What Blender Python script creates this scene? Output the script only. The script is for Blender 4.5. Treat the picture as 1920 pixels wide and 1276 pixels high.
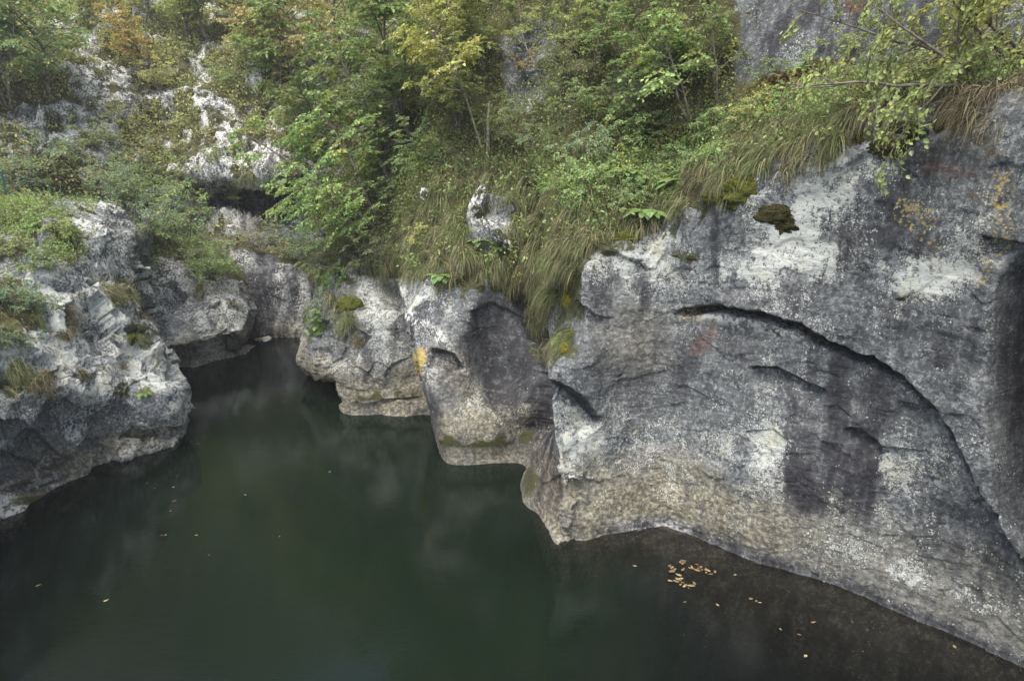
import bpy, math, random
import numpy as np
from mathutils import Vector, Matrix
from mathutils.bvhtree import BVHTree

S = bpy.context.scene
for o in list(bpy.data.objects): bpy.data.objects.remove(o)
COL = S.collection
R = math.radians
# ------------------------------------------------------------------ camera
PW, PH, FPX = 1920.0, 1276.0, 1280.0        # photo size and focal length in photo pixels
CAM_H, PITCH = 6.0, R(15.0)
cam_d = bpy.data.cameras.new('camera'); cam = bpy.data.objects.new('camera', cam_d); COL.objects.link(cam)
cam.location = (0, 0, CAM_H); cam.rotation_euler = (R(90) - PITCH, 0, 0)
cam_d.sensor_width = 36.0; cam_d.sensor_fit = 'HORIZONTAL'; cam_d.lens = 36.0 * FPX / PW
cam_d.clip_start = 0.1; cam_d.clip_end = 500
S.camera = cam
# ------------------------------------------------------------------ world, sun, exposure
SUN_EL, SUN_AZ = R(68), R(212)               # azimuth the light comes from (compass style, 0 = +Y, clockwise)
W = bpy.data.worlds.new('World'); S.world = W; W.use_nodes = True
wn = W.node_tree.nodes; wl = W.node_tree.links
sky = wn.new('ShaderNodeTexSky'); sky.sky_type = 'NISHITA'; sky.sun_disc = False
sky.sun_elevation = SUN_EL; sky.sun_rotation = SUN_AZ; sky.dust_density = 4.0; sky.air_density = 1.0; sky.ozone_density = 1.0
wl.new(sky.outputs[0], wn['Background'].inputs[0]); wn['Background'].inputs[1].default_value = 0.12
sun_d = bpy.data.lights.new('sun', 'SUN'); sun = bpy.data.objects.new('sun', sun_d); COL.objects.link(sun)
sun_d.energy = 2.1; sun_d.angle = R(50); sun_d.color = (1.0, 0.96, 0.90)
sd = Vector((math.sin(SUN_AZ) * math.cos(SUN_EL), math.cos(SUN_AZ) * math.cos(SUN_EL), math.sin(SUN_EL)))
sun.rotation_euler = (-sd).to_track_quat('-Z', 'Y').to_euler(); sun.location = sd * 60
S.view_settings.view_transform = 'Standard'; S.view_settings.look = 'None'; S.view_settings.gamma = 1
S.view_settings.use_curve_mapping = False
S.view_settings.exposure = 1.22
S.render.engine = 'CYCLES'
S.cycles.use_denoising = True
S.cycles.max_bounces = 8; S.cycles.diffuse_bounces = 5; S.cycles.transparent_max_bounces = 8; S.cycles.transmission_bounces = 4
S.cycles.use_adaptive_sampling = True; S.cycles.adaptive_threshold = 0.02

# ------------------------------------------------------------------ helpers
CP, SP = math.cos(PITCH), math.sin(PITCH)
def un(px, py, Y):
    """point at forward distance Y on the sight line of photo pixel (px, py)"""
    u = (px - PW / 2) / FPX; v = (PH / 2 - py) / FPX
    t = Y / (CP + v * SP)
    return np.array([u * t, Y, CAM_H + t * (-SP + v * CP)])
def wat(px, py, z=0.0):
    u = (px - PW / 2) / FPX; v = (PH / 2 - py) / FPX
    t = (z - CAM_H) / (-SP + v * CP)
    return np.array([u * t, t * (CP + v * SP), z])
def proj(P):
    d = P - np.array([0, 0, CAM_H])
    f = d[..., 1] * CP - d[..., 2] * SP; f = np.where(np.abs(f) < 1e-3, 1e-3, f)
    v = (d[..., 1] * SP + d[..., 2] * CP) / f
    return PW / 2 + FPX * d[..., 0] / f, PH / 2 - FPX * v
rng = np.random.default_rng(7)
_perm = np.arange(256); np.random.default_rng(3).shuffle(_perm); _perm = np.concatenate([_perm, _perm, _perm]).astype(np.int32)
_G = np.array([[1,1,0],[-1,1,0],[1,-1,0],[-1,-1,0],[1,0,1],[-1,0,1],[1,0,-1],[-1,0,-1],[0,1,1],[0,-1,1],[0,1,-1],[0,-1,-1],[1,1,0],[-1,1,0],[0,-1,1],[0,-1,-1]], np.float32)
def perlin(P):
    sh = P.shape[:-1]; P = P.reshape(-1, 3).astype(np.float32)
    i = np.floor(P).astype(np.int32); f = P - i; i &= 255
    u = f * f * f * (f * (f * 6 - 15) + 10)
    out = np.zeros(len(P), np.float32)
    for dx in (0, 1):
        a = _perm[i[:, 0] + dx]; wx = u[:, 0] if dx else 1 - u[:, 0]
        for dy in (0, 1):
            b = _perm[a + i[:, 1] + dy]; wy = wx * (u[:, 1] if dy else 1 - u[:, 1])
            for dz in (0, 1):
                h = _perm[b + i[:, 2] + dz] & 15
                g = _G[h]
                n = g[:, 0] * (f[:, 0] - dx) + g[:, 1] * (f[:, 1] - dy) + g[:, 2] * (f[:, 2] - dz)
                out += wy * (u[:, 2] if dz else 1 - u[:, 2]) * n
    return out.reshape(sh)
def fbm(P, scale, octs=4, gain=0.5, off=0.0):
    s = 0; a = 1.0; q = P / scale + off
    for k in range(octs):
        s = s + a * perlin(q); a *= gain; q = q * 2.03 + 17.3
    return s
def ridged(P, scale, octs=4, gain=0.5, off=0.0):
    s = 0; a = 1.0; q = P / scale + off
    for k in range(octs):
        s = s + a * (1 - 2 * np.abs(perlin(q))); a *= gain; q = q * 2.03 + 9.1
    return s / 2
def facets(P, size, seed=0):
    """broken-rock relief: every block of a jittered cell pattern has its own tilt and set-back"""
    sh = P.shape[:-1]; q = (P.reshape(-1, 3) / size).astype(np.float32); i = np.floor(q).astype(np.int32); best = np.full(len(q), 9e9, np.float32); val = np.zeros(len(q), np.float32)
    tab = np.random.default_rng(seed + 50).random((256, 7)).astype(np.float32)
    for a in (-1, 0, 1):
        for b in (-1, 0, 1):
            for c in (-1, 0, 1):
                j = i + np.array([a, b, c], np.int32); h = _perm[_perm[_perm[j[:, 0] & 255] + (j[:, 1] & 255)] + (j[:, 2] & 255)] & 255; T = tab[h]
                d = q - j - T[:, :3]; dd = (d * d).sum(1); m = dd < best
                best = np.where(m, dd, best); val = np.where(m, (d * (T[:, 3:6] - .5)).sum(1) * 1.6 + T[:, 6] - .5, val)
    return (val * size).reshape(sh)
def sstep(a, b, x):
    t = np.clip((x - a) / (b - a), 0, 1); return t * t * (3 - 2 * t)

# ---- node helper
def mat(name, rough=0.8, spec=0.3):
    m = bpy.data.materials.new(name); m.use_nodes = True
    return m
class NG:
    def __init__(s, m): s.t = m.node_tree; s.n = s.t.nodes; s.l = s.t.links; s.b = s.n['Principled BSDF']; s.out = s.n['Material Output']
    def add(s, typ, ins=None, **kw):
        n = s.n.new(typ)
        for k, v in kw.items(): setattr(n, k, v)
        for k, v in (ins or {}).items(): s.put(n, k, v)
        return n
    def put(s, n, k, v):
        if hasattr(v, 'is_output') or isinstance(v, bpy.types.NodeSocket): s.l.new(v, n.inputs[k])
        else: n.inputs[k].default_value = v
    def attr(s, a): return s.add('ShaderNodeAttribute', attribute_name=a).outputs['Fac']
    def math(s, op, a, b=None, c=None, clamp=False):
        n = s.add('ShaderNodeMath', operation=op, use_clamp=clamp); s.put(n, 0, a)
        if b is not None: s.put(n, 1, b)
        if c is not None: s.put(n, 2, c)
        return n.outputs[0]
    def ramp(s, x, a, b, lo=0.0, hi=1.0):
        n = s.add('ShaderNodeMapRange', interpolation_type='SMOOTHSTEP'); s.put(n, 0, x)
        n.inputs[1].default_value = a; n.inputs[2].default_value = b; n.inputs[3].default_value = lo; n.inputs[4].default_value = hi
        return n.outputs[0]
    def mix(s, f, a, b):
        n = s.add('ShaderNodeMix', data_type='RGBA'); s.put(n, 0, f)
        for k, v in ((6, a), (7, b)): s.put(n, k, (*v, 1) if isinstance(v, tuple) and len(v) == 3 else v)
        return n.outputs[2]
    def noise(s, vec, scale, detail=4, rough=0.55, dist=0.0):
        n = s.add('ShaderNodeTexNoise', {'Scale': scale, 'Detail': detail, 'Roughness': rough, 'Distortion': dist}); s.put(n, 'Vector', vec)
        return n.outputs['Fac']
    def vor(s, vec, scale, feature='F1', rand=1.0):
        n = s.add('ShaderNodeTexVoronoi', {'Scale': scale, 'Randomness': rand}, feature=feature); s.put(n, 'Vector', vec)
        return n
    def scalev(s, vec, sc):
        n = s.add('ShaderNodeMapping'); s.put(n, 0, vec); n.inputs['Scale'].default_value = sc
        return n.outputs[0]

# ---- mesh builders
def mesh_from(name, V, F, mats, attrs=None, smooth=True, parent=None, mi=None):
    """V (n,3), F (m,4) or (m,3) arrays"""
    me = bpy.data.meshes.new(name); V = np.asarray(V, np.float32); F = np.asarray(F, np.int32)
    me.vertices.add(len(V)); me.vertices.foreach_set('co', V.ravel())
    k = F.shape[1]
    me.loops.add(F.size); me.loops.foreach_set('vertex_index', F.ravel())
    me.polygons.add(len(F)); me.polygons.foreach_set('loop_start', np.arange(0, F.size, k, dtype=np.int32))
    if mi is not None: me.polygons.foreach_set('material_index', np.asarray(mi, np.int32))
    me.polygons.foreach_set('use_smooth', np.full(len(F), smooth, bool))
    me.update(calc_edges=True)
    for m in (mats if isinstance(mats, (list, tuple)) else [mats]): me.materials.append(m)
    for a, v in (attrs or {}).items():
        at = me.attributes.new(a, 'FLOAT', 'POINT'); at.data.foreach_set('value', np.asarray(v, np.float32).ravel())
    o = bpy.data.objects.new(name, me); COL.objects.link(o)
    if parent is not None: o.parent = parent
    return o
def tag(o, label=None, cat=None, group=None, kind=None):
    if label: o['label'] = label
    if cat: o['category'] = cat
    if group: o['group'] = group
    if kind: o['kind'] = kind
    return o
def empty(name, loc):
    o = bpy.data.objects.new(name, None); o.location = loc; o.empty_display_size = 0.2; COL.objects.link(o); return o
def grid_faces(nr, nc, off=0):
    i = np.arange(nr * nc).reshape(nr, nc) + off
    return np.stack([i[:-1, :-1], i[:-1, 1:], i[1:, 1:], i[1:, :-1]], -1).reshape(-1, 4)
def hermite(C, axis, counts, ten):
    """upsample control array C along axis: counts[k] steps in interval k"""
    C = np.moveaxis(C, axis, 0); n = len(C)
    seg = np.concatenate([np.full(c, k) for k, c in enumerate(counts)] + [[n - 2]]).astype(int)
    t = np.concatenate([np.arange(c) / c for c in counts] + [[1.0]])
    T = np.zeros_like(C); T[1:-1] = (C[2:] - C[:-2]) * 0.5; T[0] = C[1] - C[0]; T[-1] = C[-1] - C[-2]; T = T * ten
    sh = (-1,) + (1,) * (C.ndim - 1); t = t.reshape(sh)
    h = (2*t**3 - 3*t**2 + 1) * C[seg] + (t**3 - 2*t**2 + t) * T[seg] + (-2*t**3 + 3*t**2) * C[seg+1] + (t**3 - t**2) * T[seg+1]
    # tension: blend towards straight edges
    lin = C[seg] * (1 - t) + C[seg+1] * t
    return np.moveaxis(h * ten + lin * (1 - ten), 0, axis)
def loft(C, cu, cv, ten=0.75): return hermite(hermite(np.asarray(C, float), 0, cv, ten), 1, cu, ten)
def gnorm(P):
    du = np.gradient(P, axis=1); dv = np.gradient(P, axis=0)
    n = np.cross(du, dv); n /= np.linalg.norm(n, axis=-1, keepdims=True) + 1e-9
    return n
def blur(A, k):
    for ax in (0, 1):
        for _ in range(k):
            p = np.concatenate([np.take(A, [0], ax), A, np.take(A, [-1], ax)], ax); n = A.shape[ax]
            A = (np.take(p, range(0, n), ax) + 2 * np.take(p, range(1, n + 1), ax) + np.take(p, range(2, n + 2), ax)) / 4
    return A
# ---- masks in the plane of the drawing (used to place marks and painted crack shade on the rock)
def seg_d(x, y, pts):
    """distance to polyline, and side (+ = left of travel in image, y down)"""
    best = np.full(x.shape, 1e9); side = np.zeros(x.shape); tt = np.zeros(x.shape); n = len(pts) - 1
    for k in range(n):
        (ax, ay), (bx, by) = pts[k][:2], pts[k + 1][:2]
        dx, dy = bx - ax, by - ay; L = dx * dx + dy * dy
        t = np.clip(((x - ax) * dx + (y - ay) * dy) / L, 0, 1)
        d = np.hypot(x - ax - t * dx, y - ay - t * dy)
        m = d < best
        best = np.where(m, d, best); side = np.where(m, np.sign(dx * (y - ay) - dy * (x - ax)), side); tt = np.where(m, (k + t) / n, tt)
    return best, side, tt
def blob(x, y, cx, cy, rx, ry, rot=0.0, soft=0.5):
    c, s = math.cos(R(rot)), math.sin(R(rot)); a = ((x - cx) * c + (y - cy) * s) / rx; b = (-(x - cx) * s + (y - cy) * c) / ry
    return 1 - sstep(1 - soft, 1 + soft, np.hypot(a, b))

# ------------------------------------------------------------------ rock material
def rock_material():
    m = mat('limestone'); g = NG(m)
    P = g.add('ShaderNodeNewGeometry').outputs['Position']
    big = g.noise(P, 0.55, 5, 0.6); mid = g.noise(P, 2.6, 6, 0.62); fine = g.noise(P, 14.0, 6, 0.65); vfine = g.noise(P, 60.0, 3, 0.6)
    st = g.noise(g.scalev(P, (2.2, 2.2, 0.22)), 1.0, 6, 0.62, 0.4)          # vertical run-off streaks
    st2 = g.noise(g.scalev(P, (7.0, 7.0, 0.6)), 1.0, 5, 0.6)
    base = g.mix(g.ramp(mid, 0.32, 0.68), (0.070, 0.082, 0.088), (0.190, 0.208, 0.207))
    base = g.mix(g.ramp(big, 0.42, 0.66, 0, 0.55), base, (0.20, 0.205, 0.195))
    base = g.mix(g.ramp(st, 0.50, 0.68, 0, 0.65), base, (0.070, 0.080, 0.083))
    base = g.mix(g.ramp(st2, 0.56, 0.74, 0, 0.35), base, (0.36, 0.365, 0.36))
    base = g.mix(g.ramp(fine, 0.35, 0.62, 0.0, 0.55), g.mix(0.45, base, (0.055, 0.055, 0.06)), base)
    base = g.mix(g.ramp(vfine, 0.52, 0.72, 0, 0.35), base, (0.40, 0.40, 0.38))
    pale = g.attr('pale')
    cr = g.noise(P, 7.5, 8, .72, .3); cr2 = g.noise(P, 16.0, 7, .75)
    base = g.mix(g.math('MULTIPLY', g.ramp(cr, .535, .575), .6), base, (.048, .056, .057))
    base = g.mix(g.math('MULTIPLY', g.ramp(g.math('ADD', cr2, g.math('MULTIPLY', pale, .09)), .535, .575), .6), base, (.36, .375, .36))
    # brown / tan rock near the water line
    tan = g.math('MULTIPLY', g.attr('tan'), g.ramp(g.math('ADD', fine, mid), 0.72, 1.05, 0.35, 1.0), clamp=True)
    base = g.mix(tan, base, g.mix(g.ramp(fine, 0.4, 0.65), (0.125, 0.112, 0.076), (0.36, 0.338, 0.25)))
    # dark tone: seep stains, darker recesses, shade painted into cracks and a notch
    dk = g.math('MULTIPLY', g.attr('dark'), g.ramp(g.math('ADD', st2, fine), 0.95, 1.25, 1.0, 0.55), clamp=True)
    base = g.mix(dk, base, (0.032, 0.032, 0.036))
    # bare bleached rock
    wh = g.math('MULTIPLY', g.attr('white'), g.ramp(g.math('ADD', g.math('MULTIPLY', mid, 0.5), cr2), 0.72, 0.80), clamp=True)
    base = g.mix(wh, base, (0.70, 0.70, 0.65))
    # lichen: discs of several sizes, crowded where the mask says
    Pw = g.add('ShaderNodeVectorMath', {0: P, 1: g.add('ShaderNodeVectorMath', {0: g.add('ShaderNodeTexNoise', {'Vector': P, 'Scale': 22.0, 'Detail': 3}).outputs['Color'], 'Scale': 0.045}, operation='SCALE').outputs[0]}, operation='ADD').outputs[0]
    dens = g.math('MULTIPLY', g.ramp(g.math('ADD', g.noise(P, 2.2, 6, 0.68), g.math('MULTIPLY', pale, .16)), 0.51, 0.66), g.math('MULTIPLY', g.ramp(pale, 0.05, 0.6, .25, 1.5), g.ramp(dk, .2, .9, 1.0, .12)))
    lich = None
    for sc, thr in ((15.0, 0.30), (27.0, 0.40), (52.0, 0.46)):
        v = g.vor(Pw, sc)
        keep = g.math('LESS_THAN', g.add('ShaderNodeSeparateColor', {0: v.outputs['Color']}).outputs[0], g.math('MULTIPLY', dens, .30 if sc < 20 else .6))
        disc = g.math('MULTIPLY', g.ramp(v.outputs['Distance'], thr * 0.75, thr, 1, 0), keep)
        rim = g.ramp(v.outputs['Distance'], 0.0, thr * 0.7, 0.55, 1.0)
        disc = g.math('MULTIPLY', disc, rim)
        lich = disc if lich is None else g.math('MAXIMUM', lich, disc)
    mass = g.math('MULTIPLY', g.ramp(g.math('ADD', fine, g.math('MULTIPLY', dens, 0.25)), 0.79, 0.85), g.ramp(pale, 0.25, 0.8))
    lich = g.math('MAXIMUM', lich, mass)
    lc = g.mix(vfine, (0.40, 0.43, 0.40), (0.68, 0.70, 0.63))
    lc = g.mix(g.ramp(g.noise(P, 1.7, 3), 0.52, 0.66, 0, 0.45), lc, (0.55, 0.53, 0.33))
    base = g.mix(g.math('MULTIPLY', lich, 0.88), base, lc)
    # yellow lichen, rust
    v = g.vor(Pw, 20.0)
    ys = g.math('MULTIPLY', g.ramp(g.math('ADD', g.math('MULTIPLY', v.outputs['Distance'], -0.8), g.math('ADD', fine, g.attr('yel'))), 0.52, 0.78), g.ramp(g.attr('yel'), 0.02, 0.3), clamp=True)
    base = g.mix(g.math('MULTIPLY', ys, 0.9), base, g.mix(vfine, (0.36, 0.26, 0.05), (0.56, 0.44, 0.15)))
    rs = g.math('MULTIPLY', g.attr('rust'), g.ramp(fine, 0.38, 0.6), clamp=True)
    base = g.mix(g.math('MULTIPLY', rs, 0.75), base, (0.17, 0.075, 0.035))
    # moss and soil
    mo = g.math('MULTIPLY', g.ramp(g.math('ADD', fine, g.attr('moss')), 0.72, 1.0), g.ramp(g.attr('moss'), 0.02, 0.25), clamp=True)
    base = g.mix(g.math('MULTIPLY', mo, 0.9), base, g.mix(vfine, (0.02, 0.024, 0.006), (0.075, 0.08, 0.018)))
    so = g.ramp(g.math('ADD', g.attr('soil'), g.math('MULTIPLY', g.math('SUBTRACT', fine, 0.5), 0.8)), 0.42, 0.6)
    base = g.mix(so, base, g.mix(fine, (0.035, 0.035, 0.016), (0.12, 0.11, 0.05)))
    g.put(g.b, 'Base Color', base); g.put(g.b, 'Roughness', g.ramp(g.attr('dark'), 0.2, 1.0, 0.86, 0.62)); g.put(g.b, 'Specular IOR Level', 0.25)
    h = g.math('ADD', g.math('ADD', g.math('MULTIPLY', fine, 0.5), g.math('MULTIPLY', cr2, .5)), g.math('MULTIPLY', g.math('ADD', vfine, g.math('MULTIPLY', lich, 0.25)), 0.25))
    bed = g.noise(g.scalev(P, (2.6, 2.6, 17.0)), 1.0, 5, .65, .4)
    h = g.math('ADD', h, g.math('MULTIPLY', bed, .45))
    bp = g.add('ShaderNodeBump', {'Strength': 0.95, 'Distance': 0.05, 'Height': h}); g.put(g.b, 'Normal', bp.outputs[0])
    return m
M_ROCK = rock_material()
ATT = ('dark', 'pale', 'white', 'yel', 'rust', 'tan', 'moss', 'soil')
TERR = []      # (name, grid P, normals, soil) for planting

def finish(name, P, N, A, label, cat='rock face'):
    nr, nc = P.shape[:2]
    A = {k: np.clip(A.get(k, np.zeros((nr, nc))), 0, 1) for k in ATT}
    o = mesh_from(name, P.reshape(-1, 3), grid_faces(nr, nc), M_ROCK, {k: v.reshape(-1) for k, v in A.items()})
    tag(o, label, cat, kind='structure')
    TERR.append((name, P, gnorm(P), A['soil']))
    return o
def relief(P, N, amp, rug=1.0, off=0.0, fac=1.0):
    """natural relief along the normal; amp is a (nr,nc) factor"""
    q = P @ np.array([[1, .15, .25], [-.1, 1, .1], [-.45, 0, 1.25]])
    w = P + .12 * np.stack([fbm(P, .5, 3, .5, 3.3 + off), fbm(P, .5, 3, .5, 7.7 + off), fbm(P, .5, 3, .5, 11.1 + off)], -1)
    f = facets(w @ np.array([[1, .15, .25], [-.1, 1, .1], [-.45, 0, 1.25]]), 1.15, int(off) + 1) * .22 + facets(w @ np.array([[1, -.2, .1], [.1, 1, .3], [-.3, .1, 1.2]]), .34, int(off) + 2) * .10
    P = P + N * (f * np.clip(amp - .3, 0, 1.2) * fac)[..., None]
    d = 0.20 * fbm(P, 1.9, 3, 0.5, off) + rug * (0.085 * (ridged(P * np.array([1, 1, 1.3]), 0.75, 4, 0.55, off + 3)) + 0.03 * fbm(P, 0.22, 3, 0.55, off + 7))
    return P + N * (d * amp)[..., None]

# ------------------------------------------------------------------ right cliff with the gully buttresses, ledge and hillside
def build_right():
    # columns: list of (px, py, dY) for rows; first the water-line pixel
    wl_ = [(640, 700), (620, 716), (645, 771), (715, 779), (780, 786), (806, 800), (838, 866), (900, 869), (948, 868), (972, 880), (961, 919), (1078, 1006), (1150, 997),
           (1250, 985), (1400, 1050), (1560, 1098), (1720, 1166), (1860, 1236), (2010, 1320), (2350, 1520)]
    low = [(620, 690, 3.0), (572, 688, 0), (634, 710, -.05), (710, 742, 0), (774, 748, 0), (792, 745, .2), (822, 815, .05), (897, 815, .1), (950, 805, .1), (976, 800, .25), (985, 860, .1), (1062, 935, .05), (1150, 925, .1),
           (1250, 925, .15), (1400, 965, .1), (1560, 1005, .15), (1720, 1060, .15), (1860, 1110, .15), (2010, 1160, .1), (2350, 1300, 0)]
    mid = [(620, 640, 3.5), (569, 645, .0), (622, 640, .25), (700, 645, .35), (766, 655, .4), (780, 655, .5), (790, 700, .35), (870, 715, .4), (945, 705, .75), (986, 700, .6), (1008, 720, .4), (1030, 748, .35), (1150, 745, .55),
           (1250, 745, .55), (1400, 760, .45), (1560, 780, .4), (1720, 815, .35), (1860, 830, .3), (2010, 830, .3), (2350, 900, 0)]
    upp = [(620, 590, 4.0), (578, 585, .3), (618, 575, .6), (700, 575, .7), (750, 572, .8), (768, 575, 1.0), (775, 600, .9), (862, 625, .7), (930, 610, 1.0), (990, 620, 1.1), (1042, 640, .8), (1088, 630, .75), (1150, 600, .8),
           (1250, 575, .75), (1400, 565, .7), (1560, 540, .65), (1720, 560, .55), (1860, 560, .5), (2010, 560, .4), (2350, 500, 0)]
    lip = [(630, 500, 5.0), (592, 528, .9), (640, 505, 1.3), (712, 505, 1.5), (760, 515, 1.6), (778, 518, 1.7), (795, 525, 1.5), (860, 540, 1.2), (930, 538, 1.4), (985, 545, 1.6), (1055, 535, 1.3), (1085, 495, 1.1), (1150, 462, 1.2),
           (1245, 418, 1.15), (1385, 352, 1.1), (1540, 275, 1.05), (1700, 215, 1.0), (1850, 195, .9), (2010, 180, .8), (2350, 100, .3)]
    lg1 = [(660, 430, 6.5), (640, 430, 2.6), (670, 420, 2.7), (720, 410, 2.8), (765, 420, 2.4), (790, 425, 2.4), (815, 430, 2.2), (865, 430, 2.0), (930, 430, 2.1), (990, 440, 2.4), (1055, 425, 2.3), (1090, 400, 2.2), (1150, 375, 2.2),
           (1240, 335, 2.1), (1385, 275, 2.0), (1540, 215, 1.8), (1700, 170, 1.7), (1850, 150, 1.6), (2010, 130, 1.5), (2350, 30, 1.0)]
    lg2 = [(700, 330, 8.5), (690, 320, 5.0), (720, 300, 4.8), (750, 290, 4.6), (785, 290, 4.2), (805, 290, 4.0), (830, 290, 3.8), (870, 290, 3.6), (930, 290, 3.6), (990, 290, 3.8), (1055, 280, 3.6), (1095, 265, 3.5), (1150, 250, 3.5),
           (1240, 215, 3.3), (1385, 165, 3.1), (1540, 140, 3.0), (1700, 120, 2.9), (1850, 100, 2.8), (2010, 80, 2.6), (2350, -40, 2.0)]
    hi1 = [(740, 120, 11), (730, 110, 7.4), (745, 100, 7.2), (770, 90, 7.0), (800, 90, 6.8), (820, 90, 6.7), (840, 90, 6.5), (880, 90, 6.2), (930, 90, 6.2), (990, 90, 6.0), (1055, 85, 5.6), (1100, 80, 5.2), (1150, 70, 4.9),
           (1240, 60, 4.6), (1385, 30, 3.7), (1540, 0, 3.4), (1700, -20, 3.2), (1850, -40, 3.1), (2010, -60, 2.9), (2350, -200, 2.4)]
    C = []
    ncol = len(wl_)
    for i in range(ncol):
        w = wat(*wl_[i]); 
        dirv = np.array([0, -1.0, 0])
        col = [w + np.array([0, -.55, -2.6]), w + np.array([0, -.12, -.45])]
        if i >= 11: col = [w + np.array([-1.0, -1.6, -2.6]), w + np.array([-.25, -.45, -.32])]
        col.append(w)
        for row in (low, mid, upp, lip, lg1, lg2, hi1):
            px, py, d = row[i]; col.append(un(px, py, w[1] + d))
        top = col[-1]
        col.append(top + np.array([0.3, 2.0, 5.0])); col.append(top + np.array([1.0, 7.0, 13.0])); col.append(top + np.array([1.0, 16.0, 19.0]))
        C.append(col)
    C = np.array(C).transpose(1, 0, 2)
    cu = [int(max(14, min(95, 0.56 * abs(wl_[i + 1][0] - wl_[i][0]) + 12))) for i in range(ncol - 1)]
    cu[-1] = 40
    cv = [10, 12, 46, 120, 110, 100, 60, 60, 70, 40, 24, 12]
    P = loft(C, cu, cv, 0.8)
    P = np.stack([blur(P[..., k], 2) for k in range(3)], -1)
    N = gnorm(P)
    x, y = proj(P)
    wx = 14 * fbm(P, 0.5, 4); wy = 14 * fbm(P, 0.5, 4, 0.5, 40.0)
    xs, ys = x + wx, y + wy
    jag = fbm(P, .14, 3, .6, 300.)
    xf, yf = x + 0.35 * wx, y + 0.35 * wy; xj, yj = xf + 2.5 * jag, yf + 3 * fbm(P, .16, 3, .6, 320.)
    # how smooth the face is: the big wall is smooth, the hillside rugged
    main = sstep(1090, 1170, x) * sstep(0.0, 60.0, y - (560 - 0.5 * (x - 1085)))
    amp = 0.9 - 0.62 * main
    hill = np.zeros(P.shape[:2]); 
    cvs = np.cumsum([0] + cv); rowi = np.arange(P.shape[0])[:, None] * np.ones((1, P.shape[1]))
    up = sstep(cvs[6] - 20, cvs[6] + 10, rowi)
    amp = amp + (up * 0.7 + sstep(cvs[8], cvs[9], rowi) * 0.8) * (1 - .85 * sstep(1330, 1420, x))
    amp = amp * (1 - .65 * sstep(1330, 1420, x) * up)
    worn = sstep(760, 800, x) * (1 - sstep(1000, 1060, x)) * (1 - up)
    P = relief(P, N, amp * (1 - .45 * worn), .45, 6.0, .85 * (1 - .6 * worn))
    P = P + N * (main * (.05 * facets(P @ np.array([[1, .1, .2], [0, 1, .1], [-.3, 0, 1.6]]), .42, 61) + .05 * facets(P @ np.array([[1, -.2, .1], [0, 1, .2], [-.2, 0, 2.2]]), .16, 62)))[..., None]
    D = np.zeros(P.shape[:2])
    # the great arch: outside it the slab stands proud and overhangs
    arch = [(1228, 592), (1262, 580), (1320, 571), (1345, 569), (1420, 587), (1500, 604), (1560, 640), (1640, 670), (1700, 705), (1760, 760), (1800, 830), (1840, 912), (1880, 985), (1918, 1052), (1990, 1170)]
    d, s, t = seg_d(xj, yj, arch)
    grow = sstep(0.03, 0.2, t) * 0.13 + 0.002 + 0.10 * sstep(.6, .9, t)
    ins = np.where(s > 0, 1.0, -1.0)           # + = inside (below) the arch
    D += -grow * sstep(-3, 4, ins * d) * (1 - 0.75 * sstep(10, 260, ins * d)) * ((ins > 0) | (d < 4))
    D += -0.42 * sstep(0.05, .14, t) * sstep(0, 3, ins * d) * (1 - sstep(7 + 9 * t, 18 + 12 * t, ins * d))
    D += 0.05 * (ins < 0) * (1 - sstep(0, 90, d)) * sstep(.03, .2, t)
    crack_shade = 1.6 * (1 - sstep(5 + 7 * t, 12 + 12 * t, ins * d)) * sstep(0, 2, ins * d) * sstep(0.05, .12, t)  # shade painted black along the arch crack, where the groove alone stays grey
    for pts, dep, wd in (([(1393, 685), (1450, 690), (1500, 710), (1548, 738)], .17, 50), ([(1578, 803), (1610, 805), (1640, 825), (1662, 852)], .14, 40),
                         ([(1678, 752), (1730, 765), (1768, 788)], .15, 40), ([(1795, 948), (1850, 943), (1880, 960)], .06, 40), ([(1022, 708), (1062, 722), (1100, 752), (1128, 792)], .20, 80),
                         ([(1838, 440), (1880, 450), (1935, 456)], .15, 60), ([(806, 655), (850, 660), (872, 690)], .14, 60), 
                         ([(660, 755), (720, 748), (775, 752)], .10, 40), ([(868, 585), (930, 560), (975, 575), (998, 620)], .09, 60)):
        d, s, t = seg_d(xf, yf, pts); fade = sstep(0, .15, t) * (1 - sstep(.9, 1, t)) + 0.15
        ok = (t > 0) & (t < 1)
        D += np.where(ok & (s > 0), -dep * fade * sstep(0, 4, d) * (1 - sstep(8, wd, d)), 0)
        if dep > .12: crack_shade = np.maximum(crack_shade, np.where(ok & (s > 0), 1.3 * sstep(0, .12, t) * sstep(1, .85, t) * (1 - sstep(3, 8, d)), 0))  # same painted shade in the deeper of the lesser cracks
    # gullies between the buttresses: a sharp arris on the near side, a slot behind it
    d, s, t = seg_d(xf, yf, [(752, 540), (772, 600), (783, 680), (803, 765), (818, 818), (832, 862)]); D += np.where((s > 0) & (y > 520), -.55 * sstep(0, 6, d) * (1 - sstep(6, 55, d)), 0)
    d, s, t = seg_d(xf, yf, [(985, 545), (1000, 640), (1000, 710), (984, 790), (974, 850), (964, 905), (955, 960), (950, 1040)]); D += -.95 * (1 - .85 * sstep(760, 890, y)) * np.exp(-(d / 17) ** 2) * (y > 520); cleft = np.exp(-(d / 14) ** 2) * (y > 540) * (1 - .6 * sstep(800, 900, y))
    d, s, t = seg_d(xf, yf, [(1012, 700), (1030, 745), (1048, 850), (1062, 940), (1078, 1005), (1095, 1075)]); D += np.where((s > 0) & (y > 690), -.30 * (1 - .6 * sstep(900, 1000, y)) * sstep(0, 6, d) * (1 - sstep(8, 45, d)), 0)
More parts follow.
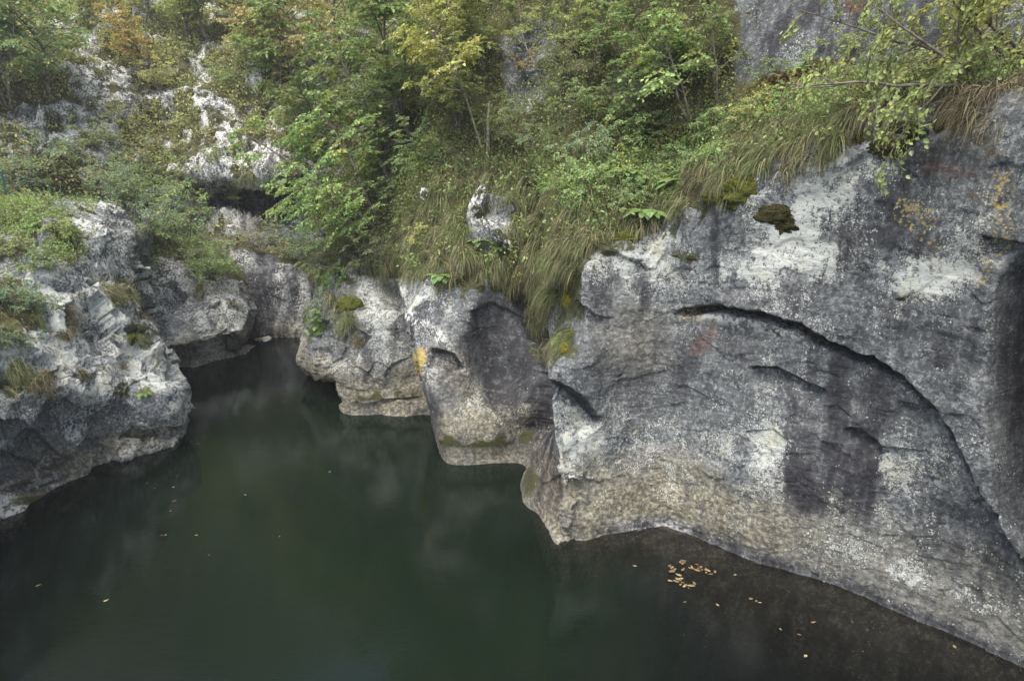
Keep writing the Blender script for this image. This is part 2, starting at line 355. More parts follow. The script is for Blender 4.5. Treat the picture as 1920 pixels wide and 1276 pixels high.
    d, s, t = seg_d(xf, yf, [(622, 620), (628, 690), (645, 765)]); D += np.where((s > 0) & (y > 600), -.5 * sstep(0, 5, d) * (1 - sstep(6, 30, d)), 0)
    # recess at the far right
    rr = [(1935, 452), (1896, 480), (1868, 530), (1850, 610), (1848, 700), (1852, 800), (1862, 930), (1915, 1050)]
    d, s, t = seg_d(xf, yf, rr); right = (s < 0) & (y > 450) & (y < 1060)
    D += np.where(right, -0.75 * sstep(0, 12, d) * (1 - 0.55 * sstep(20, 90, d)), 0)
    # long horizontal swells and fluting near the water
    D += 0.05 * main * fbm(P * np.array([0.7, 0.7, 1.6]), 1.0, 3)
    # pot-hole scoop between the two gullies
    D -= 0.42 * blob(xf, yf, 938, 650, 50, 95, 12, .6)
    D += 0.10 * blob(xf, yf, 905, 800, 50, 40, 0, .6)
    D -= 0.25 * blob(xf, yf, 1000, 640, 12, 200, -3, .9) * (y > 520)
    P = P + N * D[..., None]
    # ---- marks
    A = {}
    z = P[..., 2]
    n1 = fbm(P, 0.9, 4, .55, 5.0); n2 = fbm(P, 0.3, 4, .55, 15.0)
    B = lambda *a: blob(xs, ys, *a)
    dark = 0.95 * B(1602, 760, 55, 120, 2, .35) + 0.9 * B(1560, 905, 95, 70, 0, .5) + .6 * B(1500, 860, 20, 90, 6, .6) + 0.35 * B(1500, 690, 60, 60, 0, .6)
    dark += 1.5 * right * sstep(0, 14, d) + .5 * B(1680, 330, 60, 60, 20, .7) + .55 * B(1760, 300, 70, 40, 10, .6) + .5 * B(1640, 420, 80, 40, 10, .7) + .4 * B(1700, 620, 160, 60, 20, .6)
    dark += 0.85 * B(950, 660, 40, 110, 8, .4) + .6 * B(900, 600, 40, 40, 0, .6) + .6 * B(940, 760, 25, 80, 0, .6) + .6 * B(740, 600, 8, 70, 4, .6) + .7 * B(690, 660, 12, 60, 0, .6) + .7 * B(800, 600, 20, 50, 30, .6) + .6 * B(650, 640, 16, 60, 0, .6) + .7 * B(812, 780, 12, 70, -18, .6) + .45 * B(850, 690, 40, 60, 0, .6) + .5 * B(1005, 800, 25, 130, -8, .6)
    dark += 0.45 * B(1240, 690, 90, 60, 0, .7) + .4 * B(1360, 400, 30, 70, 0, .6) + .5 * B(1470, 560, 120, 35, 10, .6) + 0.9 * crack_shade + .6 * B(1065, 735, 34, 14, 32, .4) + .5*B(1130, 545, 30, 60, 0, .7)  # includes painted crack shade and the painted shadow of the notch
    dark += .55 * B(1750, 1000, 90, 60, 30, .6) + .5 * B(1860, 1090, 60, 60, 0, .6)
    dark += np.clip(1 - np.abs(z - 0.05) / 0.14, 0, 1) * (x > 1110) * 0.9
    dark += 0.8 * sstep(0.02, -0.25, z) + .95 * sstep(1350, 1420, x) * up * (.65 + .9 * n1 + 1.3 * fbm(P * np.array([1, 1, .15]), .30, 4))
    run = fbm(P * np.array([1, 1, .10]), .22, 4, .6, 77.)
    for q in [(1345, 420, 9, 90, 0, .6, .6), (1290, 470, 8, 70, 0, .7, .5), (1205, 540, 10, 80, 3, .7, .45), (1480, 780, 10, 90, 3, .6, .5), (1720, 880, 14, 90, 2, .7, .5), (1800, 640, 26, 90, 4, .7, .5), (1590, 480, 40, 50, 0, .7, .5), (1730, 460, 40, 40, 0, .7, .55), (1380, 640, 40, 60, 0, .7, .4), (1120, 700, 40, 60, 0, .7, .35), (1440, 620, 60, 20, 10, .7, .4), (1660, 750, 16, 70, 0, .7, .5)]: dark += q[6] * B(*q[:6])
    dark = dark * (.9 + .55 * run + .4 * n2) + .22 * sstep(.0, .45, run) * main + 1.2 * crack_shade
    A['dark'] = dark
    pale = 0.22 + 0.35 * n1
    pale += .5 * B(1470, 470, 120, 60, -20, .6) + .55 * B(1580, 330, 90, 50, -20, .6) + .55 * B(1730, 520, 90, 35, 5, .6) + .45 * B(1420, 520, 140, 45, 0, .7) + .35 * B(1150, 520, 60, 50, -20, .7) + .5 * B(1650, 300, 60, 30, 10, .7)
    pale += .4 * B(1440, 860, 40, 110, 3, .6) + .35 * B(1640, 880, 30, 70, 0, .6) + .4 * B(1250, 840, 160, 50, 0, .8) + .35 * B(1690, 900, 70, 80, 0, .7) + .3 * B(1720, 1090, 120, 30, 25, .7)
    pale += .45 * B(1060, 800, 45, 60, 20, .7) + .5 * B(770, 580, 60, 60, 0, .8) + .35 * B(680, 620, 80, 60, 0, .8) + .4 * B(1220, 470, 80, 40, -20, .7) + .3 * B(900, 740, 60, 30, 0, .7) + .45*B(1540, 430, 130, 60, 0, .7)
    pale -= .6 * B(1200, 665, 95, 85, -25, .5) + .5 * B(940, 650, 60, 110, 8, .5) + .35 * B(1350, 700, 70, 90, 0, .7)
    pale *= 1 - .75 * np.clip(dark, 0, 1)
    A['pale'] = pale * sstep(0.15, 0.5, z)
    white = .8 * B(1470, 480, 45, 40, 0, .5) + 1.0 * B(805, 622, 50, 15, 38, .5) + .9 * B(766, 590, 15, 44, -10, .5) + .6 * B(690, 540, 16, 26, 0, .6) + .5 * B(835, 570, 12, 26, 0, .6) + .35 * B(1040, 800, 12, 50, -15, .8) + .8 * B(872, 690, 8, 22, -12, .5) + .5 * B(812, 690, 18, 30, 0, .6) + .5 * B(1445, 880, 18, 60, 0, .6) + .5 * B(1780, 525, 50, 25, 0, .6) + .6 * B(1310, 590, 60, 10, 5, .6) + .5 * B(1230, 985, 80, 12, 0, .6) + .5 * B(660, 515, 14, 14, 0, .6) + .55 * B(1430, 610, 130, 16, 12, .7)
    white += up * 0.55 * sstep(.05, .5, n1) * (x < 1300)
    A['white'] = white * (1 - 0.6 * np.clip(dark, 0, 1)) 
    A['yel'] = .85 * B(790, 677, 15, 28, 0, .5) + .45 * B(1292, 592, 40, 18, 10, .6) + .35 * B(1185, 812, 26, 10, 0, .7) + .40 * B(1708, 392, 42, 28, -10, .9) + .33 * B(1745, 450, 34, 50, 0, .9) + .38 * B(1885, 400, 30, 60, 0, .9) + .38 * B(1850, 510, 24, 70, 10, .9) + .25 * B(1870, 330, 30, 60, 0, .7) + .25 * B(785, 562, 14, 14, 0, .6) + .22 * B(1560, 480, 140, 90, 0, .8) + .25 * B(835, 580, 16, 16, 0, .6)
    dark_fin = .55 * B(1010, 860, 36, 120, -14, .5)
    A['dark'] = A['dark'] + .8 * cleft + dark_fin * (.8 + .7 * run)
    A['rust'] = .8 * B(1310, 640, 16, 26, 20, .7) + .9 * B(1615, 8, 30, 18, 0, .3) + .4 * B(1220, 850, 60, 16, -10, .8) + .7 * B(1865, 292, 16, 8, 0, .5) + .6 * B(1790, 320, 50, 14, 10, .7) + .6 * B(1825, 372, 14, 8, 0, .5) + .2 * B(1020, 900, 30, 60, 0, .8)
    hb = 1.15 + 0.45 * n1
    tan = 0.95 * sstep(hb + .35, hb - .4, z) * sstep(0.0, .25, z + .15 * (x < 1150)) * (1 - .55 * sstep(1400, 1600, x)) + .8 * B(870, 700, 22, 50, -5, .7) + .5 * B(830, 690, 30, 60, 0, .7) + .5 * B(1190, 640, 60, 60, 0, .8) + .4 * B(690, 560, 60, 60, 0, .8)
    A['tan'] = tan
    moss = .7 * np.clip(1 - np.abs(z - .42 - .12 * n2) / .20, 0, 1) * ((x < 970) + .45 * (x > 1400)) * (.6 + n2) + .55 * sstep(cvs[6] - 22, cvs[6] + 4, rowi + 40 * n2) * (x < 1420)
    moss += .6 * B(1066, 560, 26, 60, 10, .6) + .5 * B(1060, 650, 30, 30, 0, .6) + .45 * B(1650, 250, 50, 20, 0, .7) + .45 * B(1150, 460, 30, 20, -20, .6) + .4 * B(1290, 480, 40, 10, 0, .6) + .4 * B(640, 590, 50, 70, 0, .7) + .3 * B(1080, 912, 20, 15, 0, .7) + .5 * B(990, 905, 20, 30, 0, .7)
    rocky = sstep(1370, 1400, xs + 20 * n1) * sstep(cvs[8] - 4, cvs[8] + 16, rowi) + .9 * blob(xs, ys, 1010, 130, 60, 90, 20, .5) + .7 * blob(xs, ys, 690, 110, 50, 60, 0, .5) + blob(xs, ys, 915, 425, 40, 50, -30, .3) + .6 * blob(xs, ys, 1170, 175, 30, 40, 0, .6)
    A['moss'] = moss * (1 - .9 * np.clip(rocky, 0, 1))
    A['soil'] = sstep(cvs[6] - 2, cvs[6] + 16, rowi + 26 * n2) * (1 - .8 * np.clip(rocky, 0, 1)) * (0.75 + .25 * n1)
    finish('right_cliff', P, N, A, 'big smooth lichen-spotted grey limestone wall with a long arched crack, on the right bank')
build_right()

# ------------------------------------------------------------------ left bank and the headlands up the channel
def build_left():
    wl_ = [(-700, 1500), (-260, 1130), (-60, 1000), (50, 950), (122, 908), (215, 870), (314, 834), (330, 790), (360, 760)]
    rows = [
        [(-700, 1300, -.2), (-260, 1020, -.1), (-60, 915, .35), (45, 875, .35), (118, 862, .1), (208, 812, .1), (302, 790, .15), (318, 770, 1.2), (340, 740, 2.5)],
        [(-700, 1050, .2), (-260, 860, .3), (-60, 760, .25), (50, 742, .2), (140, 735, .3), (225, 728, .35), (331, 745, .2), (318, 735, 1.4), (335, 720, 3.0)],
        [(-700, 800, 1.0), (-260, 680, 1.2), (-60, 620, 1.2), (60, 620, 1.2), (140, 630, 1.1), (215, 645, 1.0), (298, 672, .9), (300, 665, 2.2), (300, 660, 4.0)],
        [(-700, 640, 2.6), (-260, 540, 2.8), (-60, 520, 2.6), (60, 525, 2.4), (125, 520, 2.1), (185, 530, 1.9), (246, 568, 1.7), (262, 575, 3.0), (280, 590, 4.6)],
        [(-700, 500, 4.2), (-260, 450, 4.4), (-60, 440, 4.2), (60, 440, 3.9), (130, 432, 3.4), (185, 425, 3.2), (235, 470, 3.0), (255, 500, 4.0), (275, 520, 5.4)],
        [(-700, 400, 7.0), (-260, 390, 7.0), (-60, 385, 6.8), (60, 390, 6.4), (135, 395, 6.0), (200, 398, 5.8), (250, 430, 5.4), (270, 450, 6.2), (290, 470, 7.2)],
        [(-700, 370, 8.6), (-260, 372, 8.6), (-60, 372, 8.4), (60, 378, 8.2), (135, 388, 8.0), (205, 396, 8.0), (265, 410, 8.0), (290, 430, 8.4), (310, 455, 9.0)]]
    C = []
    for i in range(len(wl_)):
        w = wat(*wl_[i]); col = [w + np.array([.4, -.3, -2.6]), w + np.array([.05, -.1, -.4]), w]
        for r_ in rows: px, py, d = r_[i]; col.append(un(px, py, w[1] + d))
        col.append(col[-1] + np.array([-.3, 3.0, -.6])); C.append(col)
    C = np.array(C).transpose(1, 0, 2)
    cu = [30, 50, 70, 50, 60, 66, 40, 20]; cv = [8, 10, 40, 74, 74, 70, 54, 40, 16, 12]
    P = loft(C, cu, cv, .7); P = np.stack([blur(P[..., k], 3) for k in range(3)], -1); N = gnorm(P)
    x, y = proj(P); wx = 12 * fbm(P, .5, 4, .5, 60.); wy = 12 * fbm(P, .5, 4, .5, 80.); xs, ys = x + wx, y + wy
    z = P[..., 2]
    P = relief(P, N, 1.1 + 0 * x, .5, 30., 1.6)
    D = 0 * x
    # slanting joints of the bedding
    q = P @ np.array([0.75, 0.2, 0.62]); D += 0.10 * np.abs(((q / .85 + .35 * fbm(P, 1.6, 3)) % 1.0) - .5) * 2 * (z > .6)
    for pts, dep, wd in (([(0, 790), (60, 800), (110, 850), (125, 900)], .25, 80), ([(180, 700), (200, 790), (215, 830)], .12, 60), ([(110, 690), (150, 760), (140, 830)], .12, 60), ([(200, 590), (240, 640), (290, 680)], .15, 60)):
        d, s, t = seg_d(x + .4 * wx, y + .4 * wy, pts); ok = (t > 0) & (t < 1)
        D += np.where(ok & (s > 0), -dep * sstep(0, 5, d) * (1 - sstep(10, wd, d)), 0)
    P = P + N * D[..., None]
    n1 = fbm(P, .9, 4, .55, 25.); n2 = fbm(P, .3, 4, .55, 35.)
    B = lambda *a: blob(xs, ys, *a)
    A = {}
    A['dark'] = .6 * B(40, 900, 110, 60, -20, .6) + .2 * B(120, 780, 120, 60, 0, .8) + .4 * B(270, 600, 40, 40, 0, .7) + .8 * sstep(.03, -.25, z)
    A['pale'] = .4 + .35 * n1 + .3 * B(90, 660, 120, 60, 20, .7) + .3 * B(260, 720, 60, 50, 0, .7) + .3 * B(180, 600, 80, 60, 20, .7)
    A['pale'] *= (1 - .6 * np.clip(A['dark'], 0, 1)) * sstep(.2, .6, z)
    A['white'] = .9 * B(215, 665, 30, 12, 30, .5) + .8 * B(262, 690, 22, 10, 30, .5) + .7 * B(195, 470, 50, 60, -20, .6) + .5 * B(250, 560, 30, 90, -25, .7) + .6 * B(180, 748, 12, 6, 0, .5) + .5 * B(300, 655, 20, 14, 0, .6) + 0.6 * sstep(-.05, .25, n1) + .5 * B(120, 600, 40, 60, 20, .8)
    A['tan'] = .95 * sstep(.75 + .4 * n1, .25, z) * sstep(-.1, .12, z) + .6 * B(90, 880, 80, 50, 0, .6) + .5 * B(240, 810, 60, 30, 0, .7)
    A['moss'] = .6 * B(255, 630, 30, 16, 20, .6) + .5 * B(225, 735, 20, 14, 0, .6) + .35 * sstep(.1, .5, n2) * (z > 1.5) + .5 * B(50, 940, 60, 12, -15, .6)
    cvs = np.cumsum([0] + cv); rowi = np.arange(P.shape[0])[:, None] * np.ones((1, P.shape[1]))
    nz = gnorm(P)[..., 2]
    so = sstep(cvs[7] - 16, cvs[7] + 14, rowi + 40 * n1 - .45 * (x - 60) * (x > 100)) + .75 * B(20, 590, 60, 60, 0, .6) + .6 * B(50, 720, 60, 26, 10, .6) + .7 * B(215, 560, 26, 36, 60, .6) + .8 * B(120, 470, 30, 40, 0, .7) + .5 * B(130, 610, 26, 36, 0, .6) + .5 * sstep(.1, .4, n2) * sstep(.55, .75, nz) * (y < 640)
    A['soil'] = so
    finish('left_bank_rock', P, N, A, 'pale speckled limestone headland sloping into the water on the near left bank')

def headland(name, label, wl_, rows, cu, cv, off, marks, amp=1.0, deep=2.6):
    C = []
    for i in range(len(wl_)):
        w = wat(*wl_[i][:2]); w = w + np.array([0, wl_[i][2] if len(wl_[i]) > 2 else 0, 0]); col = [w + np.array([0, .25, -deep]), w]
        for r_ in rows: px, py, d = r_[i]; col.append(un(px, py, w[1] + d))
        col.append(col[-1] + np.array([-.3, 3.5, -.8])); C.append(col)
    C = np.array(C).transpose(1, 0, 2)
    P = loft(C, cu, cv, .7); P = np.stack([blur(P[..., k], 2) for k in range(3)], -1); N = gnorm(P)
    x, y = proj(P); wx = 8 * fbm(P, .7, 4, .5, 60. + off); wy = 8 * fbm(P, .7, 4, .5, 80. + off)
    P = relief(P, N, amp + 0 * x, 1.2, off)
    cvs = np.cumsum([0] + cv); rowi = np.arange(P.shape[0])[:, None] * np.ones((1, P.shape[1]))
    n1 = fbm(P, 1.0, 4, .55, 25. + off); n2 = fbm(P, .35, 4, .55, 35. + off)
    A, D = marks(x + wx, y + wy, P, n1, n2, rowi, cvs)
    P = P + N * D[..., None]
    finish(name, P, N, A, label)

def m2(x, y, P, n1, n2, rowi, cvs):
    z = P[..., 2]; D = 0 * x; A = {}
    for pts, dep, wd in (([(352, 556), (330, 580), (300, 612), (290, 650)], .45, 60), ([(415, 560), (432, 600), (445, 640)], .2, 40), ([(300, 655), (380, 636), (450, 628)], .5, 60)):
        d, s, t = seg_d(x, y, pts); ok = (t > 0) & (t < 1)
        D += np.where(ok & (s > 0), -dep * sstep(0, 4, d) * (1 - sstep(8, wd, d)), 0)
    A['dark'] = .3 * sstep(0, .4, fbm(P * np.array([1, 1, .1]), .3, 4, .6, 187.)) + .5 * blob(x, y, 400, 650, 70, 14, -8, .6) + .35 * sstep(.0, .4, n2) * (y < 600) + .7 * sstep(.03, -.25, z)
    A['pale'] = .35 + .3 * n1
    A['white'] = .8 * blob(x, y, 300, 520, 40, 50, 30, .7) + .6 * blob(x, y, 420, 560, 30, 50, -20, .7) + .3 * (n1 > .1)
    A['tan'] = sstep(1.3, .6, z + .3 * n1)
    A['moss'] = .3 * sstep(.1, .4, n2)
    A['soil'] = sstep(cvs[5] - 8, cvs[5] + 10, rowi + 30 * n1) + .5 * sstep(.15, .4, n2) * (y < 560)
    return A, D
def m3(x, y, P, n1, n2, rowi, cvs):
    z = P[..., 2]; A = {}; D = 0 * x
    run = fbm(P * np.array([1, 1, .08]), .35, 4, .6, 177.)
    A['dark'] = .45 + 1.3 * run + .9 * blob(x, y, 495, 560, 28, 70, 5, .6) + .6 * blob(x, y, 548, 560, 12, 70, 8, .7) + .5 * blob(x, y, 470, 590, 16, 60, 0, .7) + .7 * sstep(.03, -.25, z)
    A['pale'] = .25 + .3 * n1
    A['white'] = .9 * blob(x, y, 445, 475, 30, 24, 40, .6) + .5 * blob(x, y, 568, 560, 12, 40, 5, .7) + .45 * blob(x, y, 522, 520, 8, 40, 3, .7)
    A['tan'] = sstep(.8, .3, z + .3 * n1) + .3 * blob(x, y, 470, 560, 20, 60, 0, .7)
    A['soil'] = sstep(cvs[5] - 6, cvs[5] + 8, rowi + 18 * n1)
    return A, D
build_left()
headland('middle_left_rock', 'undercut pale rock headland with a slanting dark joint, beyond the near left bank', 
    [(200, 712), (300, 699), (340, 690), (380, 684), (447, 668), (470, 655), (500, 645, 1.5)],
    [[(200, 680, 0), (298, 672, .05), (340, 664, .05), (380, 655, .05), (440, 645, .05), (462, 640, 1.5), (490, 630, 3)],
     [(200, 640, .0), (297, 650, -.35), (340, 640, -.4), (382, 632, -.4), (455, 618, -.4), (468, 610, 1.2), (490, 600, 3)],
     [(190, 560, .8), (270, 570, .7), (335, 565, .7), (395, 560, .6), (464, 580, .4), (472, 575, 1.4), (490, 570, 3)],
     [(170, 470, 2.0), (250, 470, 1.9), (320, 490, 1.7), (380, 515, 1.5), (440, 530, 1.2), (455, 530, 1.8), (480, 530, 3)],
     [(170, 410, 3.6), (240, 415, 3.6), (310, 440, 3.4), (370, 470, 3.2), (425, 490, 2.8), (445, 495, 3.0), (470, 500, 4)]],
    [40, 36, 36, 50, 16, 10], [8, 24, 24, 50, 50, 30, 10], 91., m2, .75)
headland('far_headland_rock', 'dark streaked rock wall closing the far end of the channel',
    [(390, 640, 1), (455, 634), (500, 633), (548, 632), (578, 630), (592, 628), (600, 626, 2.5)],
    [[(390, 620, 1), (456, 605, 0), (500, 605, .1), (548, 605, .1), (578, 608, .1), (592, 600, .8), (600, 600, 3)],
     [(390, 580, 1), (458, 570, .2), (500, 570, .3), (548, 570, .3), (582, 575, .2), (596, 570, 1.0), (604, 570, 3)],
     [(390, 520, 1.2), (455, 520, .5), (500, 530, .5), (550, 530, .5), (584, 545, .5), (598, 545, 1.2), (608, 545, 3)],
     [(380, 450, 1.8), (430, 458, 1.2), (490, 492, 1.0), (545, 494, 1.0), (578, 515, .9), (594, 520, 1.6), (606, 525, 3)],
     [(370, 440, 3.0), (430, 446, 2.4), (495, 470, 2.6), (545, 472, 2.6), (578, 495, 2.6), (594, 500, 3), (610, 505, 4)]],
    [20, 40, 44, 30, 14, 8], [8, 20, 30, 36, 30, 24, 10], 131., m3, .45)

# ------------------------------------------------------------------ the steep slope that closes the gorge
def build_back():
    px = [-1100, -500, -150, 0, 110, 200, 250, 300, 360, 440, 500, 560, 640, 760, 900, 1200]
    def row(f): return [f(p) for p in px]
    L = lambda p, a, b: a + (b - a) * min(1, max(0, (p + 150) / 450.0))     # left (near) to centre (far)
    rows = [row(lambda p: (p, 560, L(p, 20, 25.0))), row(lambda p: (p, 470, L(p, 20.3, 25.4))),
            row(lambda p: (p, 432, L(p, 20.6, 25.8))),
            row(lambda p: (p, 385, L(p, 21.0, 26.2) + (2.6 if 370 < p < 600 else 0))), row(lambda p: (p, 352, L(p, 21.4, 26.6) + (1.6 if 370 < p < 600 else 0))),
            row(lambda p: (p, 330, L(p, 21.8, 26.2))),
            row(lambda p: (p, 275, L(p, 22.3, 27.6))), row(lambda p: (p, 215, L(p, 23.0, 29.0))), row(lambda p: (p, 130, L(p, 24.6, 31.0))), row(lambda p: (p, 60, L(p, 27.5, 34.0))), row(lambda p: (p, -20, L(p, 30, 38)))]
    C = np.array([[un(*c) for c in r_] for r_ in rows])
    for dy, dz in ((5, 8), (8, 12), (14, 14)): C = np.concatenate([C, C[-1:] + np.array([0, dy, dz])])
    cu = [20, 40, 36, 40, 36, 26, 26, 32, 44, 36, 36, 36, 30, 24, 20]; cv = [20, 20, 24, 24, 20, 36, 40, 50, 44, 40, 24, 14, 10]
    P = loft(C, cu, cv, .75); P = np.stack([blur(P[..., k], 2) for k in range(3)], -1); N = gnorm(P)
    x, y = proj(P); wx = 10 * fbm(P, 1.2, 4, .5, 160.); wy = 10 * fbm(P, 1.2, 4, .5, 180.); xs, ys = x + wx, y + wy
    n1 = fbm(P, 1.6, 4, .55, 225.); n2 = fbm(P, .5, 4, .55, 235.)
    B = lambda *a: blob(xs, ys, *a)
    rib = fbm(P @ np.array([[1, 0, .9], [0, 1, 0], [-.35, 0, .45]]), 1.25, 3, .5, 245.)
    rocky = 1.0 * B(430, 265, 40, 80, -28, .5) + .9 * B(500, 300, 36, 50, -20, .5) + .9 * B(400, 210, 22, 90, -22, .5) + .9 * B(375, 110, 22, 40, -10, .6) + .95 * B(195, 150, 48, 80, -20, .5) + .8 * B(150, 240, 80, 46, 20, .5) + .8 * B(20, 240, 60, 46, 0, .5) + .7 * B(300, 195, 30, 26, 0, .6) + .6 * B(620, 120, 50, 60, 0, .6) + .7 * B(440, 68, 22, 26, 0, .6) + 1.0 * B(470, 395, 120, 60, 5, .4) + .6 * B(380, 310, 40, 40, 0, .6) + .5 * B(265, 140, 20, 40, 0, .6)
    rocky = np.clip(rocky * sstep(-.55, -.1, rib) + .95 * sstep(.10, .26, rib) * blob(x, y, 420, 220, 150, 170, -25, .4) + .85 * sstep(.10, .3, rib) * blob(x, y, 120, 200, 180, 130, 0, .4) + .9 * sstep(.14, .30, rib), 0, 1)
    P = P + N * ((.55 * fbm(P, 3.2, 3, .5, 201.) + .24 * (ridged(P @ np.array([[1, 0, .4], [0, 1, 0], [-.4, 0, 1.2]]), 1.3, 5, .58, 211.) - .4) * (.35 + .9 * rocky)) * (.6 + .5 * rocky))[..., None]
    P = P + N * (rocky * (facets(P @ np.array([[1, 0, .8], [0, 1, 0], [-.5, 0, 1.0]]), 1.5, 91) * .34 + facets(P @ np.array([[1, .2, .7], [0, 1, 0], [-.5, 0, 1.0]]), .5, 92) * .26))[..., None]
    # strata of the overhang
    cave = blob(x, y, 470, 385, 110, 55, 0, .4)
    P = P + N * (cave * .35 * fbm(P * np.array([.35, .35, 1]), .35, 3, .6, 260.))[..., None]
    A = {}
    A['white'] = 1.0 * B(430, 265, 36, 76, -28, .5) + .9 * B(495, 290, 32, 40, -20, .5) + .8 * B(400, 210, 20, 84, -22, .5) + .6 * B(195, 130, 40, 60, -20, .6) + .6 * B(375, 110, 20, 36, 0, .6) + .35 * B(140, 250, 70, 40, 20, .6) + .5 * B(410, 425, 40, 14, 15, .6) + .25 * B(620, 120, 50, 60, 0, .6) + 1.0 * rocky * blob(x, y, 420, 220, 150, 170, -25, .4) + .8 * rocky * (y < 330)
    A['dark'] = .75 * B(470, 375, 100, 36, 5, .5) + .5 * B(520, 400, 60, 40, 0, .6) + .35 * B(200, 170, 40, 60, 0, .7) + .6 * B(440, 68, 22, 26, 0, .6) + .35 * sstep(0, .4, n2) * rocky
    A['pale'] = (.35 + .3 * n1) * rocky
    A['tan'] = .5 * B(450, 400, 60, 26, 0, .6) + .3 * (n1 > .1) * rocky
    A['moss'] = .5 * sstep(.0, .4, n2) * rocky * (1 - cave)
    A['soil'] = np.clip(1.05 - 1.1 * rocky + .5 * n2, 0, 1)
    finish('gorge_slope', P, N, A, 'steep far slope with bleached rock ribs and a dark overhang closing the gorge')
build_back()

# ------------------------------------------------------------------ water and river bed
def water_material():
    m = mat('river_water'); g = NG(m); g.n.remove(g.b)
    P = g.add('ShaderNodeNewGeometry').outputs['Position']
    tur = g.attr('turbid')
    n = g.noise(P, .35, 4, .55, .5)
    deep = g.mix(g.math('ADD', g.attr('clear'), g.math('MULTIPLY', g.math('SUBTRACT', n, .5), .5), clamp=True), (0.0030, 0.0042, 0.0036), (0.0062, 0.0118, 0.0068))
    dif = g.add('ShaderNodeBsdfDiffuse', {'Color': deep})
    tr = g.add('ShaderNodeBsdfTransparent', {'Color': (.60, .56, .50, 1)})
    body = g.add('ShaderNodeMixShader', {0: tur, 1: tr.outputs[0], 2: dif.outputs[0]})
    h = g.math('ADD', g.math('MULTIPLY', g.noise(P, .9, 3, .5), .9), g.math('MULTIPLY', g.noise(g.scalev(P, (5.0, 15.0, 1)), 1.0, 3, .6, 1.0), .26))
    bp = g.add('ShaderNodeBump', {'Strength': .11, 'Distance': .05, 'Height': h})
    gl = g.add('ShaderNodeBsdfGlossy', {'Color': (.9, .93, .92, 1), 'Normal': bp.outputs[0]})
    g.put(gl, 'Roughness', g.ramp(g.noise(P, .5, 3), .4, .65, .06, .10))
    fr = g.add('ShaderNodeFresnel', {'IOR': 1.36, 'Normal': bp.outputs[0]})
    sh = g.add('ShaderNodeMixShader', {0: fr.outputs[0], 1: body.outputs[0], 2: gl.outputs[0]})
    g.l.new(sh.outputs[0], g.out.inputs[0])
    return m
def build_water():
    xs_ = np.concatenate([np.linspace(-60, -12, 20), np.linspace(-11.8, 9, 210), np.linspace(9.3, 40, 20)]); ys_ = np.concatenate([np.linspace(-30, 1.5, 16), np.linspace(1.7, 24, 224), np.linspace(24.4, 60, 20)])
    X, Y = np.meshgrid(xs_, ys_); P = np.stack([X, Y, 0 * X], -1)
    shelf = [wat(*p)[:2] for p in [(1080, 1006), (1150, 998), (1250, 985), (1400, 1050), (1560, 1098), (1720, 1166), (1860, 1236), (2010, 1320), (2350, 1520)]]
    d, s, t = seg_d(X, Y, shelf)
    n = fbm(P, 1.2, 3)
    wid = .75 + 1.1 * sstep(0, .35, t)
    tur = 0.25 + .72 * sstep(-.1, 1, d / (2.0 * wid) + .25 * n)
    tur = np.where(d > 3.9, 1, np.maximum(tur, 0)); 
    bank = [wat(*p)[:2] for p in [(-260, 1130), (-60, 1000), (50, 950), (122, 908), (215, 870), (314, 834)]]
    d2, _, _ = seg_d(X, Y, bank); tur = np.minimum(tur, .55 + .45 * sstep(0, 1.2, d2 + .3 * n))
    o = mesh_from('river', P.reshape(-1, 3), grid_faces(*X.shape), water_material(), {'turbid': np.clip(tur, 0, 1), 'clear': np.clip(blob(X, Y, -2.9, 10.5, 3.4, 6.5, 12, .8) + .6 * blob(X, Y, -.6, 8.6, 2.2, 3.0, 0, .8), 0, 1)})
    tag(o, 'still dark green river water filling the gorge', 'river', kind='structure')
    bed = mat('river_mud'); g = NG(bed)
    g.put(g.b, 'Base Color', g.mix(g.noise(g.add('ShaderNodeNewGeometry').outputs['Position'], 2.0, 5), (.02, .022, .018), (.06, .055, .04)))
    x2 = np.linspace(-60, 40, 60); y2 = np.linspace(-30, 60, 60); X2, Y2 = np.meshgrid(x2, y2); Z2 = -2.55 + .2 * fbm(np.stack([X2, Y2, 0 * X2], -1), 3, 3)
    tag(mesh_from('riverbed', np.stack([X2, Y2, Z2], -1).reshape(-1, 3), grid_faces(60, 60), bed), 'muddy bed under the dark water', 'riverbed', kind='structure')
build_water()

# ------------------------------------------------------------------ ground look-up for planting
def build_bvh():
    V = []; F = []; off = 0
    for name, P, N, so in TERR:
        Q = P[::3, ::3]; V.append(Q.reshape(-1, 3)); F.append(grid_faces(Q.shape[0], Q.shape[1], off)); off += Q.shape[0] * Q.shape[1]
    return BVHTree.FromPolygons(np.concatenate(V).tolist(), np.concatenate(F).tolist(), all_triangles=False)
BVH = build_bvh()
CAMP = Vector((0, 0, CAM_H))
def ground(px, py):
    """where the ground lies on this sight line: (point, outward normal)"""
    d = Vector(un(px, py, 10.0)) - CAMP
    h, n, i, dist = BVH.ray_cast(CAMP, d.normalized())
    if h is None: return None, None
    if n.dot(d) > 0: n = -n
    return np.array(h), np.array(n)

